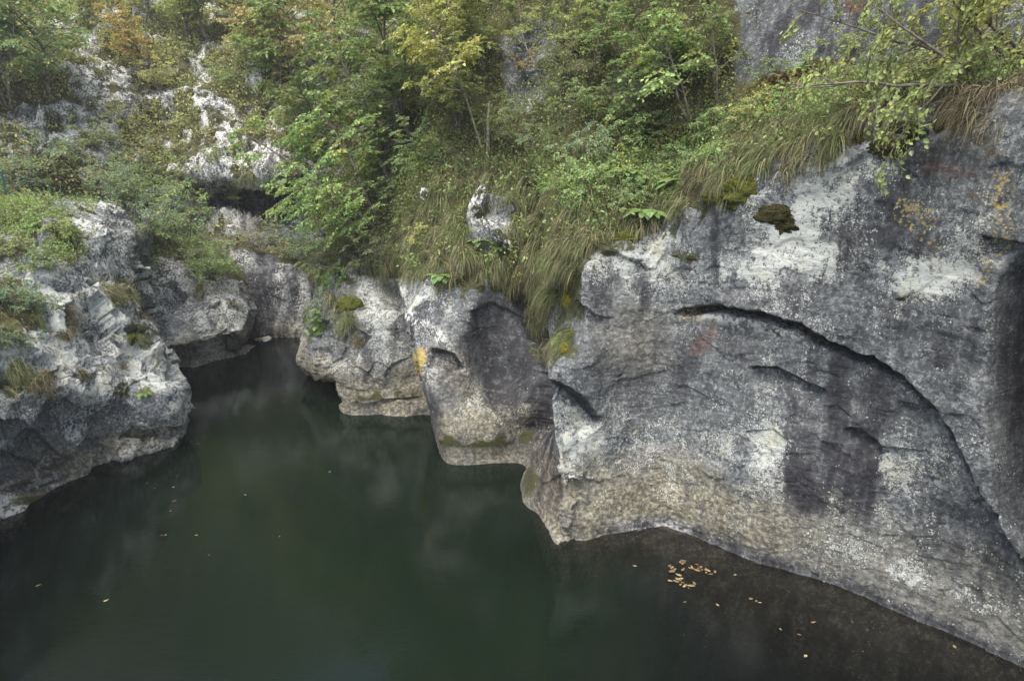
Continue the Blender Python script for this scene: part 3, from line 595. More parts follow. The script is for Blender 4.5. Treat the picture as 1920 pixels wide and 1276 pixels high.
# ------------------------------------------------------------------ plant materials
def leaf_material(name, yellow=(0.46, 0.42, 0.10), trans=0.48, own=None):
    m = mat(name); g = NG(m); g.n.remove(g.b)
    r = g.attr('rnd')
    oc = g.add('ShaderNodeObjectInfo').outputs['Color'] if own is None else own
    c = g.mix(g.ramp(r, .58, 1.0, 0, .5), oc, yellow)
    hs = g.add('ShaderNodeHueSaturation', {'Value': g.ramp(g.attr('rnd2'), 0, 1, .55, 1.45), 'Color': c})
    c = hs.outputs[0]
    df = g.add('ShaderNodeBsdfDiffuse', {'Color': c})
    tl = g.add('ShaderNodeBsdfTranslucent', {'Color': g.mix(.35, c, yellow)})
    mx = g.add('ShaderNodeMixShader', {0: trans, 1: df.outputs[0], 2: tl.outputs[0]})
    gl = g.add('ShaderNodeBsdfGlossy', {'Color': (1, 1, 1, 1), 'Roughness': .45})
    fr = g.add('ShaderNodeMixShader', {0: .03, 1: mx.outputs[0], 2: gl.outputs[0]})
    g.l.new(fr.outputs[0], g.out.inputs[0]); return m
M_LEAF = leaf_material('leaf')
def bark_material(name, c1, c2):
    m = mat(name); g = NG(m); P = g.add('ShaderNodeNewGeometry').outputs['Position']
    g.put(g.b, 'Base Color', g.mix(g.ramp(g.noise(P, 9, 5, .6), .35, .65), c1, c2)); g.put(g.b, 'Roughness', .85); g.put(g.b, 'Specular IOR Level', .2)
    return m
M_BARK = bark_material('bark', (.085, .072, .056), (.26, .23, .19)); M_PALE = bark_material('pale_bark', (.2, .175, .14), (.42, .38, .31))
def grass_material(name, green, dry, bias):
    m = mat(name); g = NG(m); g.n.remove(g.b)
    P = g.add('ShaderNodeNewGeometry').outputs['Position']
    k = g.math('ADD', g.attr('rnd'), g.math('MULTIPLY', g.math('SUBTRACT', g.noise(P, 1.6, 3), .5), 1.1))
    c = g.mix(g.ramp(k, .35 + bias, .95 + bias), green, dry)
    c = g.mix(g.ramp(g.attr('tip'), .55, 1.0, 0, .45), c, dry)
    c = g.add('ShaderNodeHueSaturation', {'Value': g.ramp(g.attr('rnd2'), 0, 1, .4, 1.4), 'Color': c}).outputs[0]
    df = g.add('ShaderNodeBsdfDiffuse', {'Color': c}); tl = g.add('ShaderNodeBsdfTranslucent', {'Color': c})
    mx = g.add('ShaderNodeMixShader', {0: .3, 1: df.outputs[0], 2: tl.outputs[0]}); g.l.new(mx.outputs[0], g.out.inputs[0]); return m
M_GRASS = grass_material('grass', (.145, .200, .070), (.36, .31, .19), -.04)
M_GRASS_DRY = grass_material('dry_grass', (.12, .13, .06), (.26, .22, .14), -.3)

# ------------------------------------------------------------------ leaves, tubes, blades
def leaves_mesh(pos, d, nrm, size, width=.5, fold=.18):
    """six-point leaves: pos, direction d, face normal nrm (n,3), size (n,)"""
    d = d / (np.linalg.norm(d, axis=1, keepdims=True) + 1e-9)
    s = np.cross(nrm, d); s /= np.linalg.norm(s, axis=1, keepdims=True) + 1e-9
    n = np.cross(d, s); L = size[:, None]; w = width * .5
    k = len(pos)
    V = np.stack([pos, pos + L * (.3 * d + w * s + fold * w * n), pos + L * (.68 * d + .8 * w * s + fold * w * n - .05 * n), pos + L * (d - .13 * n),
                  pos + L * (.68 * d - .8 * w * s + fold * w * n - .05 * n), pos + L * (.3 * d - w * s + fold * w * n)], 1).reshape(-1, 3)
    b = (np.arange(k) * 6)[:, None]
    F = np.stack([b + np.array([[0, 3, 2, 1]]), b + np.array([[0, 5, 4, 3]])], 1).reshape(-1, 4)
    return V, F
def tubes_mesh(lines):
    """lines: list of (pts (n,3), radii (n,), sides)"""
    VV = []; FF = []; off = 0
    for pts, rad, sd_ in lines:
        n = len(pts); T = np.gradient(pts, axis=0); T /= np.linalg.norm(T, axis=1, keepdims=True) + 1e-9
        a = np.cross(T, np.array([.31, .83, .46])); a /= np.linalg.norm(a, axis=1, keepdims=True) + 1e-9; b = np.cross(T, a)
        th = np.arange(sd_) * 2 * math.pi / sd_
        V = pts[:, None] + rad[:, None, None] * (np.cos(th)[None, :, None] * a[:, None] + np.sin(th)[None, :, None] * b[:, None])
        i = np.arange(n * sd_).reshape(n, sd_); j = np.roll(i, -1, 1)
        F = np.stack([i[:-1], j[:-1], j[1:], i[1:]], -1).reshape(-1, 4) + off
        VV.append(V.reshape(-1, 3)); FF.append(F); off += n * sd_
    return np.concatenate(VV), np.concatenate(FF)
def blades_mesh(root, d0, length, droop, width, r, seg=5):
    k = len(root); d0 = d0 / (np.linalg.norm(d0, axis=1, keepdims=True) + 1e-9)
    t = np.linspace(0, 1, seg + 1)
    side = np.cross(d0, r.normal(0, 1, (k, 3))); side /= np.linalg.norm(side, axis=1, keepdims=True) + 1e-9
    # gravity bend: direction turns steadily towards straight down
    P = [root]; p = root.copy(); dirv = d0.copy()
    for s_ in range(seg):
        dirv = dirv + np.array([0, 0, -1.0]) * (droop[:, None] * (1.1 / seg)); dirv /= np.linalg.norm(dirv, axis=1, keepdims=True)
        p = p + dirv * (length / seg)[:, None]; P.append(p)
    P = np.stack(P, 1)
    w = (width[:, None] * (1 - .92 * t ** 1.6))[..., None] * side[:, None]
    V = np.stack([P - w, P + w], 2).reshape(-1, 3)
    b = (np.arange(k) * (2 * (seg + 1)))[:, None, None] + (np.arange(seg) * 2)[None, :, None]
    F = (b + np.array([0, 1, 3, 2])[None, None]).reshape(-1, 4)
    rn = np.repeat(r.random(k), 2 * (seg + 1)); rn2 = np.repeat(r.random(k), 2 * (seg + 1)); tip = np.tile(np.repeat(t, 2), k)
    return V, F, {'rnd': rn, 'rnd2': rn2, 'tip': tip}

# ------------------------------------------------------------------ woody plants
def grow(seed, H, nstem, tilt, nlimb, limb, bare, leaf, spacing, droop=.06, wid=.55, flat=.6, r0=None, crook=.13, sub=5, twig=4):
    r = np.random.default_rng(seed); lines = []; LP = []; LD = []; LN = []
    up = np.array([0, 0, 1.0])
    def walk(p, d, L, n, jit, bend):
        pts = [p]; 
        for k in range(n):
            d = d + r.normal(0, jit, 3) + bend; d = d / np.linalg.norm(d); p = p + d * L / n; pts.append(p)
        return np.array(pts)
    def put_leaves(pts, t0):
        seglen = np.linalg.norm(pts[-1] - pts[0]); n = max(2, int(seglen * (1 - t0) / spacing))
        t = t0 + (1 - t0) * (np.arange(n) + r.random(n) * .6) / n; t[-1] = 1.0
        f = t * (len(pts) - 1); i = np.minimum(f.astype(int), len(pts) - 2); q = pts[i] + (pts[i + 1] - pts[i]) * (f - i)[:, None]
        ax = pts[i + 1] - pts[i]; ax /= np.linalg.norm(ax, axis=1, keepdims=True) + 1e-9
        s = np.cross(up, ax); s /= np.linalg.norm(s, axis=1, keepdims=True) + 1e-6
        sg = np.where(np.arange(n) % 2 == 0, 1.0, -1.0)[:, None]
        LP.append(q); LD.append(ax * .6 + s * sg * .9 + r.normal(0, .28, (n, 3)) + np.array([0, 0, -.22])); LN.append(up * flat + r.normal(0, .45, (n, 3)))
    for si in range(nstem):
        az = r.random() * 2 * math.pi; tl = R(tilt) * (r.random() ** .6 if nstem > 1 else .4)
        d = np.array([math.cos(az) * math.sin(tl), math.sin(az) * math.sin(tl), math.cos(tl)]); h = H * (r.uniform(.65, 1.0) if nstem > 1 else 1)
        st = walk(np.array([math.cos(az), math.sin(az), 0]) * (.05 * H / 3 if nstem > 1 else 0), d, h, 10, crook, np.array([0, 0, .03]))
        rr = (r0 or .014 * H / max(1, nstem) ** .4); lines.append((st, rr * (1 - .85 * np.linspace(0, 1, 11)), 6))
        for li in range(nlimb):
            t = bare + (1 - bare) * ((li + r.random()) / nlimb); f = t * 10; i = min(int(f), 9); p = st[i] + (st[i + 1] - st[i]) * (f - i)
            sdir = st[i + 1] - st[i]; sdir /= np.linalg.norm(sdir)
            a = r.random() * 2 * math.pi; rad = np.array([math.cos(a), math.sin(a), 0])
            L = limb * h * (1.1 - .72 * ((t - bare) / (1 - bare + 1e-6))) * r.uniform(.55, 1.1)
            lm = walk(p, sdir * .45 + rad * .9 + up * .25, L, 6, .12, np.array([0, 0, -droop]))
            lines.append((lm, rr * .42 * (1.1 - .7 * t) * (1 - .8 * np.linspace(0, 1, 7)) + .002, 4)); put_leaves(lm, .45)
            for k in range(sub):
                ts = .2 + .78 * (k + r.random() * .8) / sub; f = ts * 6; i = min(int(f), 5); p2 = lm[i] + (lm[i + 1] - lm[i]) * (f - i)
                ld = lm[i + 1] - lm[i]; ld /= np.linalg.norm(ld); s = np.cross(up, ld) * (1 if k % 2 else -1)
                sb = walk(p2, ld * .7 + s * .8 + r.normal(0, .2, 3), L * .42 * (1.15 - ts * .6) * r.uniform(.6, 1.2), 4, .12, np.array([0, 0, -droop]))
                lines.append((sb, np.linspace(.006, .002, 5) * (H / 3) ** .5, 3)); put_leaves(sb, .1)
                for q in range(twig):
                    tq = .15 + .8 * (q + r.random() * .7) / twig; f = tq * 4; i = min(int(f), 3); p3 = sb[i] + (sb[i + 1] - sb[i]) * (f - i)
                    bd = sb[i + 1] - sb[i]; bd /= np.linalg.norm(bd); s = np.cross(up, bd) * (1 if q % 2 else -1)
                    tw = walk(p3, bd * .7 + s * .8 + r.normal(0, .25, 3), L * .17 * r.uniform(.6, 1.3), 3, .12, np.array([0, 0, -droop]))
                    lines.append((tw, np.linspace(.003, .0015, 4), 3)); put_leaves(tw, .0)
    LP, LD, LN = np.concatenate(LP), np.concatenate(LD), np.concatenate(LN); k = len(LP)
    V, F = leaves_mesh(LP, LD, LN, leaf * r.uniform(.55, 1.2, k), wid)
    # colour varies from clump to clump (patches of the plant) and leaf to leaf
    cl = np.clip(.45 + 1.3 * fbm(LP / H * 3, .5, 2, .5, seed * 1.7) + r.normal(0, .16, k), 0, 1)
    att = {'rnd': np.repeat(np.clip(cl, 0, 1), 6), 'rnd2': np.repeat(r.random(k), 6)}
    return tubes_mesh(lines), (V, F, att)
PROTO = {}
def proto(key, shrub, *a, bark=None, **kw):
    (tv, tf), (cv_, cf, at) = grow(*a, **kw)
    tn, cn = ('stem', 'foliage') if shrub else ('trunk', 'crown')
    tm = mesh_from(tn, tv, tf, bark or M_BARK); cm = mesh_from(cn, cv_, cf, M_LEAF, at, smooth=False)
    PROTO[key] = [tm, cm, False, shrub]
GREEN = (.225, .350, .115); BRIGHT = (.300, .470, .155); DARKG = (.135, .215, .092); BLUE = (.200, .335, .180); YEL = (.50, .53, .15); OLIVE = (.330, .420, .130); ORANGE = (.62, .47, .13); TAN = (.52, .46, .20); BROWN = (.30, .29, .16)
UNDER = (.150, .205, .070)
proto('shrub', True, 11, 2.0, 7, 48, 7, .42, .15, .075, .040, sub=4, twig=4)
proto('shrub2', True, 12, 2.2, 6, 55, 7, .45, .12, .062, .034, sub=5, twig=4, droop=.1)
proto('low', True, 13, 1.0, 9, 72, 6, .45, .15, .060, .030, sub=4, twig=3, droop=.12)
proto('tree', False, 14, 5.0, 1, 10, 24, .46, .20, .120, .040, sub=6, twig=5)
proto('tree2', False, 15, 5.5, 2, 22, 18, .42, .20, .118, .040, sub=6, twig=5, droop=.09)
proto('tree3', False, 16, 4.5, 3, 28, 15, .42, .16, .105, .036, sub=5, twig=4)
proto('sparse', False, 17, 5.0, 1, 12, 22, .30, .35, .100, .034, r0=.034, sub=5, twig=4, bark=M_PALE)
proto('big_leaf', False, 18, 3.2, 2, 28, 9, .55, .25, .105, .062, sub=5, twig=4, droop=.09, wid=.68, flat=.9)
proto('spray', True, 19, 1.5, 5, 66, 6, .6, .2, .070, .036, sub=5, twig=4, droop=.14, flat=1.0)
proto('bough', False, 23, 2.6, 2, 22, 10, .5, .15, .060, .032, sub=5, twig=4, droop=.05, wid=.68, flat=1.4)
NAMES = {'bough': 'hazel_tree', 'shrub': 'shrub', 'shrub2': 'shrub', 'low': 'low_shrub', 'tree': 'tree', 'tree2': 'tree', 'tree3': 'tree', 'sparse': 'slender_tree', 'big_leaf': 'hazel_tree', 'spray': 'shrub'}
CATS = {'hazel_tree': 'tree', 'slender_tree': 'tree', 'low_shrub': 'shrub'}
HT = {'bough': 2.6, 'shrub': 2.0, 'shrub2': 2.2, 'low': 1.0, 'tree': 5.0, 'tree2': 5.5, 'tree3': 4.5, 'sparse': 5.0, 'big_leaf': 3.2, 'spray': 1.5}
def plant(key, px, py, hpx, col, label, lean=14, az=None, rot=None, back=0.0, group=None):
    p, n = ground(px, py)
    if p is None: return None
    p = p + np.array([0, back, 0]); Y = p[1]
    h = hpx * Y / FPX / 1.0; sc = h / HT[key]
    nm = NAMES[key]
    root = empty(nm, p - n * .04)
    r = np.random.default_rng(int(px * 7 + py * 13) % 99991)
    a = az if az is not None else math.degrees(math.atan2(n[1], n[0]))
    ax = Vector((-math.sin(R(a)), math.cos(R(a)), 0))
    root.rotation_mode = 'QUATERNION'
    from mathutils import Quaternion
    root.rotation_quaternion = Quaternion(ax, R(lean)) @ Quaternion((0, 0, 1), rot if rot is not None else r.random() * 6.28)
    root.scale = (sc * r.uniform(.9, 1.12), sc * r.uniform(.9, 1.12), sc)
    tm, cm, used, shrub = PROTO[key]
    v = r.uniform(.88, 1.14); c = tuple(min(1, x * v) for x in col) + (1,)
    for src in (tm, cm):
        if used: o = src.copy(); COL.objects.link(o)
        else: o = src
        o.parent = root; o.color = c
    PROTO[key][2] = True
    tag(root, label, CATS.get(nm, nm.split('_')[-1]), group)
    return root

# ------------------------------------------------------------------ trees and shrubs: (kind, px, py of the foot, height in px, colour, label, lean, azimuth)
PL = []
G = 'trees and shrubs on the far slope'
for a in [
 ('tree2', 20, 205, 260, GREEN, 'dark green tree leaning out over the grey rocks in the top left corner', 18, -40),
 ('tree', 95, 190, 260, GREEN, 'green tree with boughs drooping over the grey rock near the top left corner', 22, -60),
 ('tree3', -40, 120, 240, DARKG, 'dark tree cut by the left edge of the view above the rocks', 10, 0),
 ('tree3', 150, 60, 130, OLIVE, 'olive green tree above the tall grey rock of the far slope', 14, -70),
 ('shrub', 215, 105, 70, YEL, 'yellow-green shrub at the shoulder of the tall grey rock on the far slope', 14, None),
 ('tree3', 268, 135, 150, ORANGE, 'small orange autumn tree, the most orange one on the far slope', 8, None),
 ('tree', 265, 60, 150, OLIVE, 'pale olive tree rising behind the small orange autumn tree', 8, None),
 ('shrub', 300, 170, 70, YEL, 'yellowish shrub just below the small orange autumn tree', 12, None),
 ('shrub2', 240, 235, 75, YEL, 'yellow-green bush between the tall grey rock and the bleached rib', 14, None),
 ('shrub', 425, 165, 60, BRIGHT, 'round light green bush growing on top of the bleached rock rib', 6, None),
 ('tree3', 350, 70, 150, OLIVE, 'olive green tree at the top of the far slope above the rib', 10, None),
 ('tree', 395, 85, 190, OLIVE, 'thin olive tree with bare stems against the top edge, left of the yellow tree', 6, None),
 ('tree3', 455, 60, 140, YEL, 'yellow-green tree in front of the dark rock hollow at the top of the far slope', 8, None),
 ('tree2', 520, 190, 260, TAN, 'tall tan-yellow autumn tree, the largest of the far slope', 12, -110),
 ('tree', 575, 170, 240, TAN, 'tan-yellow tree just right of the tallest autumn tree on the far slope', 10, -100),
 ('tree3', 490, 120, 160, TAN, 'yellowing tree left of the tallest autumn tree on the far slope', 10, -120),
 ('tree3', 555, 255, 130, OLIVE, 'dull green-brown bush below the tan-yellow autumn trees', 14, -100),
 ('tree', 640, 90, 200, OLIVE, 'thin olive tree against the grey rock patch right of the autumn trees', 8, None),
 ('shrub', 180, 285, 80, OLIVE, 'olive bush at the foot of the tall grey rock', 14, None),
 ('low', 400, 300, 36, OLIVE, 'small low bush clinging to the bleached rock above the overhang', 10, None),
 ('sparse', 452, 405, 70, OLIVE, 'thin sapling standing in front of the dark overhang', 4, None),
]: PL.append(a + (G,))
G = 'shrubs along the fenced path'
for a in [
 ('shrub2', 25, 360, 140, BLUE, 'dark bluish shrub behind the first fence post', 8, None),
 ('shrub', 90, 362, 130, DARKG, 'dark shrub behind the second fence post', 8, None),
 ('shrub2', 150, 368, 135, BLUE, 'dark bluish shrub above the third fence post', 8, None),
 ('shrub', 215, 374, 130, BROWN, 'brownish dark shrub past the end of the green fence', 10, None),
 ('shrub2', 270, 385, 130, BLUE, 'bluish green shrub right of the brownish one beyond the fence', 12, None),
 ('shrub', 320, 395, 125, GREEN, 'green shrub left of the dark overhang', 14, None),
 ('shrub2', 352, 400, 85, GREEN, 'upright green shrub at the left side of the dark overhang', 8, None),
 ('shrub2', 262, 430, 120, BLUE, 'grey-green shrub spilling over the crest of the near left rock', 22, -60),
 ('shrub', 310, 455, 130, GREEN, 'leafy green shrub hanging over the joint between the two left rocks', 25, -60),
 ('shrub2', 355, 495, 130, GREEN, 'green shrub cascading onto the undercut left rock', 25, -60),
 ('shrub', 395, 525, 90, GREEN, 'small green shrub lowest of those cascading onto the undercut left rock', 25, -60),
 ('shrub2', 490, 478, 85, BROWN, 'brownish shrub on top of the dark streaked far wall', 8, None),
 ('shrub', 550, 488, 90, BLUE, 'grey-green shrub at the top right of the dark streaked far wall', 8, None),
 ('shrub2', 600, 500, 110, BLUE, 'dark shrub between the streaked far wall and the hanging green tree', 8, None),
 ('shrub2', -30, 365, 150, BLUE, 'dark bluish shrub cut by the left edge behind the fence', 8, None),
 ('shrub2', 185, 385, 110, BLUE, 'bluish green shrub just before the brownish one by the end of the fence', 8, None),
 ('shrub', 240, 395, 110, GREEN, 'fresh green shrub in front of the brownish one by the end of the fence', 10, None),
 ('low', 440, 465, 40, BROWN, 'low brown bush above the white top of the far wall', 8, None),
]: PL.append(a + (G,))
G = 'low plants on the near left bank'
for a in [
 ('low', 20, 425, 60, OLIVE, 'yellow-green bramble under the first fence post', 12, None),
 ('low', 75, 430, 60, BRIGHT, 'bright green bramble under the second fence post', 12, None),
 ('low', 120, 450, 55, OLIVE, 'green-yellow bramble at the top of the white left rock', 20, -50),
 ('low', 30, 480, 70, OLIVE, 'bramble at the left edge just below the path', 15, None),
 ('low', 85, 500, 60, GREEN, 'green bramble patch on the grey slope below the path', 20, None),
 ('spray', 25, 590, 90, BLUE, 'pale green straggly shrub at the left edge half way down the bank', 20, -30),
 ('low', 65, 570, 60, BLUE, 'pale green low shrub beside the straggly one on the left bank', 20, -40),
 ('low', 20, 650, 60, DARKG, 'small dark green shrub at the left edge above the wide grass tuft', 15, -40),
 ('low', 270, 490, 40, GREEN, 'little green shrub on the crest near the nose of the left rock', 15, -40),
]: PL.append(a + (G,))
G = 'trees and shrubs on the right bank'
for a in [
 ('tree2', 705, 425, 330, BRIGHT, 'bright green tree leaning left over the channel at the middle of the view', 34, 190),
 ('tree3', 690, 470, 230, BRIGHT, 'bright green leafy tree drooping over the far end of the channel', 40, 195),
 ('tree', 660, 330, 330, GREEN, 'green tree standing behind the one that leans over the channel', 16, 190),
 ('tree2', 730, 320, 330, GREEN, 'tall green tree with thin dark stems left of the pale slanting trunk', 10, 200),
 ('tree', 790, 290, 340, GREEN, 'dark stemmed green tree just left of the pale slanting trunk', 8, 190),
 ('tree3', 740, 360, 170, DARKG, 'dark shady tree low behind the grass hummock', 12, 200),
 ('tree3', 800, 345, 150, GREEN, 'mid green tree at the top left of the grass hummock', 14, -120),
 ('shrub2', 680, 505, 130, DARKG, 'dark shrub in the hollow under the hanging green tree', 22, 200),
 ('shrub2', 720, 400, 120, GREEN, 'green shrub at the left end of the grass hummock', 25, 200),
 ('sparse', 908, 290, 330, YEL, 'pale slanting thin tree with yellow leaves rising from the grass hummock', 28, 185),
 ('tree3', 860, 250, 230, OLIVE, 'olive tree behind the pale slanting trunk', 6, None),
 ('tree', 830, 150, 200, YEL, 'yellow-green tree against the top edge above the pale slanting trunk', 6, None),
 ('tree3', 905, 130, 180, OLIVE, 'olive tree left of the white rock near the top edge', 6, None),
 ('shrub2', 960, 260, 110, GREEN, 'green shrub right of the broken pale stump', 12, None),
 ('shrub', 985, 150, 60, ORANGE, 'small orange-brown shrub below the white rock near the top edge', 10, None),
 ('sparse', 1010, 170, 200, OLIVE, 'slender bare-stemmed tree in front of the white rock near the top edge', 5, None),
 ('sparse', 1050, 190, 220, OLIVE, 'slender tree at the right side of the white rock near the top edge', 5, None),
 ('shrub2', 1035, 290, 110, BLUE, 'bluish green shrub above the central drape of grass', 16, -120),
 ('shrub', 1100, 230, 100, GREEN, 'green shrub half way up between the white rock and the tall leafy tree', 16, -120),
 ('spray', 1100, 300, 90, BLUE, 'bluish shrub with flat sprays just above the grass drape', 25, -120),
 ('tree3', 1120, 130, 170, GREEN, 'green tree at the top edge between the white rock and the tall leafy tree', 8, -120),
 ('spray', 1160, 275, 100, BRIGHT, 'bright green shrub with flat sprays left of the tall leafy tree', 25, -130),
 ('shrub2', 1175, 215, 110, GREEN, 'green bush below the grey rock patch left of the tall leafy tree', 14, -120),
 ('spray', 1225, 270, 90, BRIGHT, 'bright spray of yellowish leaves at the foot of the tall leafy tree', 28, -130),
 ('spray', 1125, 365, 90, BRIGHT, 'light green low spray overlapping the upper edge of the grass drape', 30, -120),
 ('spray', 1215, 350, 60, BRIGHT, 'low spray of light leaves above the round moss cushion', 30, -120),
 ('big_leaf', 1300, 235, 260, BRIGHT, 'tall leafy tree with large light leaves left of the upper grey cliff', 6, 180),
 ('tree3', 1240, 190, 230, GREEN, 'green tree behind the tall leafy tree with large leaves', 8, 190),
 ('big_leaf', 1345, 200, 220, GREEN, 'large-leaved tree hanging in front of the left edge of the upper grey cliff', 8, -20),
 ('spray', 1335, 260, 80, BRIGHT, 'yellow-green spray of leaves on the ledge left of the hanging grass', 24, -110),
 ('spray', 1405, 235, 80, YEL, 'yellowish low shrub on the ledge under the upper grey cliff', 20, -110),
 ('low', 1345, 300, 50, BRIGHT, 'small light green sprig on the lip above the moss edge', 30, -110),
 ('spray', 1180, 385, 70, GREEN, 'green spray hanging over the middle of the green grass curtain', 35, -110),
 ('spray', 1080, 345, 80, BRIGHT, 'light spray at the left end of the green grass curtain', 30, -120),
 ('spray', 1270, 320, 70, BRIGHT, 'light leafy spray near the pair of ferns on the grass curtain', 30, -110),
 ('low', 940, 470, 40, BRIGHT, 'little light plant below the slanting white rib in the grass hummock', 30, -110),
 ('low', 790, 455, 50, YEL, 'yellowish low plant on the left half of the grass hummock', 30, -120),
 ('low', 770, 330, 60, BRIGHT, 'light green low plant at the back left of the grass hummock', 25, -120),
 ('spray', 1450, 160, 70, GREEN, 'green spray at the foot of the upper grey cliff above the dead fronds', 15, -100),
 ('shrub', 1590, 110, 80, OLIVE, 'olive shrub against the middle of the upper grey cliff', 10, -100),
 ('shrub2', 1680, 100, 90, OLIVE, 'olive shrub at the foot of the upper grey cliff behind the hazel boughs', 10, -100),
 ('low', 1460, 190, 45, BRIGHT, 'light green low plant left of the broad-leaved herb', 12, -110),
 ('low', 1530, 180, 40, OLIVE, 'low olive plant right of the broad-leaved herb', 12, -110),
 ('low', 1600, 160, 45, OLIVE, 'low leafy plant under the outer twigs of the hazel', 14, -100),
 ('low', 1665, 150, 50, OLIVE, 'leafy yellowish low plant under the middle of the hazel branch', 14, -100),
 ('low', 1730, 140, 50, OLIVE, 'low leafy plant left of the hazel foot', 14, -100),
 ('big_leaf', 1880, 130, 190, YEL, 'hazel with yellowing leaves and dark crooked stem at the top right', 30, 175),
 ('bough', 1885, 135, 390, OLIVE, 'long upper bough of hazel reaching left across the upper grey cliff', 66, 178),
 ('bough', 1870, 150, 400, OLIVE, 'middle bough of hazel spreading over the ledge at the top right', 78, 182),
 ('bough', 1925, 120, 420, YEL, 'yellowing hazel bough crossing the top right corner', 50, 178),
 ('big_leaf', 1820, 110, 150, OLIVE, 'low hazel bough reaching left along the ledge at the top right', 55, 182),
 ('big_leaf', 1960, 110, 220, OLIVE, 'hazel cut by the right edge of the view', 20, 180),
 ('low', 1800, 140, 50, YEL, 'yellow low plant at the foot of the hazel', 14, -100),
]: PL.append(a + (G,))
for a in PL: plant(*a[:5], a[5], lean=a[6], az=a[7], group=a[8], back=1.4 if 'fenced path' in a[8] and a[1] < 235 and a[2] < 400 else 0)

# ------------------------------------------------------------------ grass
def in_poly(x, y, poly):
    c = np.zeros(x.shape, bool); j = len(poly) - 1
    for i in range(len(poly)):
        (xi, yi), (xj, yj) = poly[i], poly[j]
        c ^= ((yi > y) != (yj > y)) & (x < (xj - xi) * (y - yi) / (yj - yi + 1e-9) + xi); j = i
    return c
def sample(name, poly, n, r, soil=.35):
    """n random ground points of a rock mass, seen inside a polygon of the photo, spread by area"""
    out = []
    for nm, P, N, so in TERR:
        if nm != name: continue
        x, y = proj(P); ok = in_poly(x, y, poly) & (so > soil)
        ok[-1] = False; ok[:, -1] = False
        A = np.linalg.norm(np.cross(np.roll(P, -1, 1) - P, np.roll(P, -1, 0) - P), axis=-1) * ok
        w = A.ravel() / max(1e-9, A.sum()); idx = r.choice(w.size, n, p=w); i, j = np.unravel_index(idx, A.shape)
        a, b = r.random((n, 1)), r.random((n, 1))
        return P[i, j] + a * (P[i, np.minimum(j + 1, P.shape[1] - 1)] - P[i, j]) + b * (P[np.minimum(i + 1, P.shape[0] - 1), j] - P[i, j]), N[i, j]
def drape(n_tuft, per, roots, nrm, r, L=.5, droop=2.9, wd=.0052, spread=.36):
    """tufts of arching blades; each tuft leans out of the slope"""
    rt = np.repeat(roots, per, 0); nn = np.repeat(nrm, per, 0); k = len(rt)
    out = nn * np.array([1, 1, .3]); out /= np.linalg.norm(out, axis=1, keepdims=True) + 1e-9
    comb = np.repeat(r.normal(0, .3, (len(roots), 3)), per, 0) * np.array([1, .6, .3])      # each tuft is combed its own way
    d = out * .55 + np.array([0, 0, .62]) + comb + r.normal(0, spread * .6, (k, 3))
    ln = np.repeat(r.uniform(.6, 1.15, len(roots)), per) * L * r.uniform(.5, 1.15, k)
    return blades_mesh(rt + r.normal(0, .045, (k, 3)) - nn * .03, d, ln, np.clip(r.normal(droop, .5, k), .6, 5), wd * r.uniform(.7, 1.5, k), r)
def grass(name, obj_name, poly, n, per, label, mat_=None, seed=1, cat='grass', **kw):
    r = np.random.default_rng(seed); P, N = sample(name, poly, n, r, kw.pop('soil', .35))
    V, F, at = drape(n, per, P, N, r, **kw)
    return tag(mesh_from(obj_name, V, F, mat_ or M_GRASS, at), label, cat, kind='stuff')
grass('right_cliff', 'hanging_grass', [(715, 470), (760, 400), (800, 300), (900, 285), (1010, 300), (1010, 540), (930, 552), (800, 535), (720, 520)], 480, 60, 'long arching grass covering the hummock above the pot-hole, in the middle of the view', seed=1, L=.56)
grass('right_cliff', 'hanging_grass', [(1000, 430), (1040, 330), (1200, 300), (1340, 265), (1400, 330), (1330, 400), (1180, 460), (1060, 545), (1000, 540)], 600, 60, 'curtain of green grass hanging over the left end of the big smooth wall', seed=2, L=.52)
grass('right_cliff', 'hanging_grass', [(1340, 270), (1420, 180), (1600, 150), (1640, 235), (1560, 300), (1420, 370), (1360, 380)], 420, 60, 'long grass hanging from the ledge above the middle of the big smooth wall', seed=3, L=.48)
grass('right_cliff', 'hanging_grass', [(1590, 150), (1700, 125), (2050, 70), (2050, 190), (1850, 205), (1700, 225), (1600, 260)], 460, 44, 'brownish dry grass along the shaded ledge under the hazel', M_GRASS_DRY, seed=4, L=.42)
grass('right_cliff', 'hanging_grass', [(580, 520), (640, 430), (720, 420), (760, 500), (700, 600), (620, 640), (575, 620)], 240, 34, 'grass drooping over the tip of the right bank across from the far wall', seed=5, L=.6, soil=.2)
grass('right_cliff', 'meadow_grass', [(640, 430), (690, 200), (900, 60), (1380, 60), (1400, 200), (1100, 320), (900, 300), (760, 400)], 900, 20, 'thin grass between the trees of the right hillside', seed=6, L=.45, droop=1.8)
grass('left_bank_rock', 'bank_grass', [(-100, 700), (-100, 370), (260, 400), (330, 520), (270, 600), (150, 560), (60, 700)], 420, 26, 'mixed green and straw-coloured grass on the soil pockets of the near left bank', seed=7, L=.38, soil=.45)
grass('middle_left_rock', 'bank_grass', [(200, 400), (440, 480), (470, 600), (280, 600), (200, 500)], 150, 24, 'grass tufted along the top of the undercut left rock', seed=8, L=.4, soil=.4)
grass('far_headland_rock', 'bank_grass', [(380, 430), (620, 470), (620, 560), (380, 520)], 110, 24, 'grass along the top of the dark streaked far wall', seed=9, L=.45)
grass('gorge_slope', 'slope_grass', [(-150, 560), (-150, 0), (700, 0), (700, 560)], 1500, 14, 'grass covering the soil of the far slope between its rocks', seed=10, L=.6, droop=1.6, wd=.010)

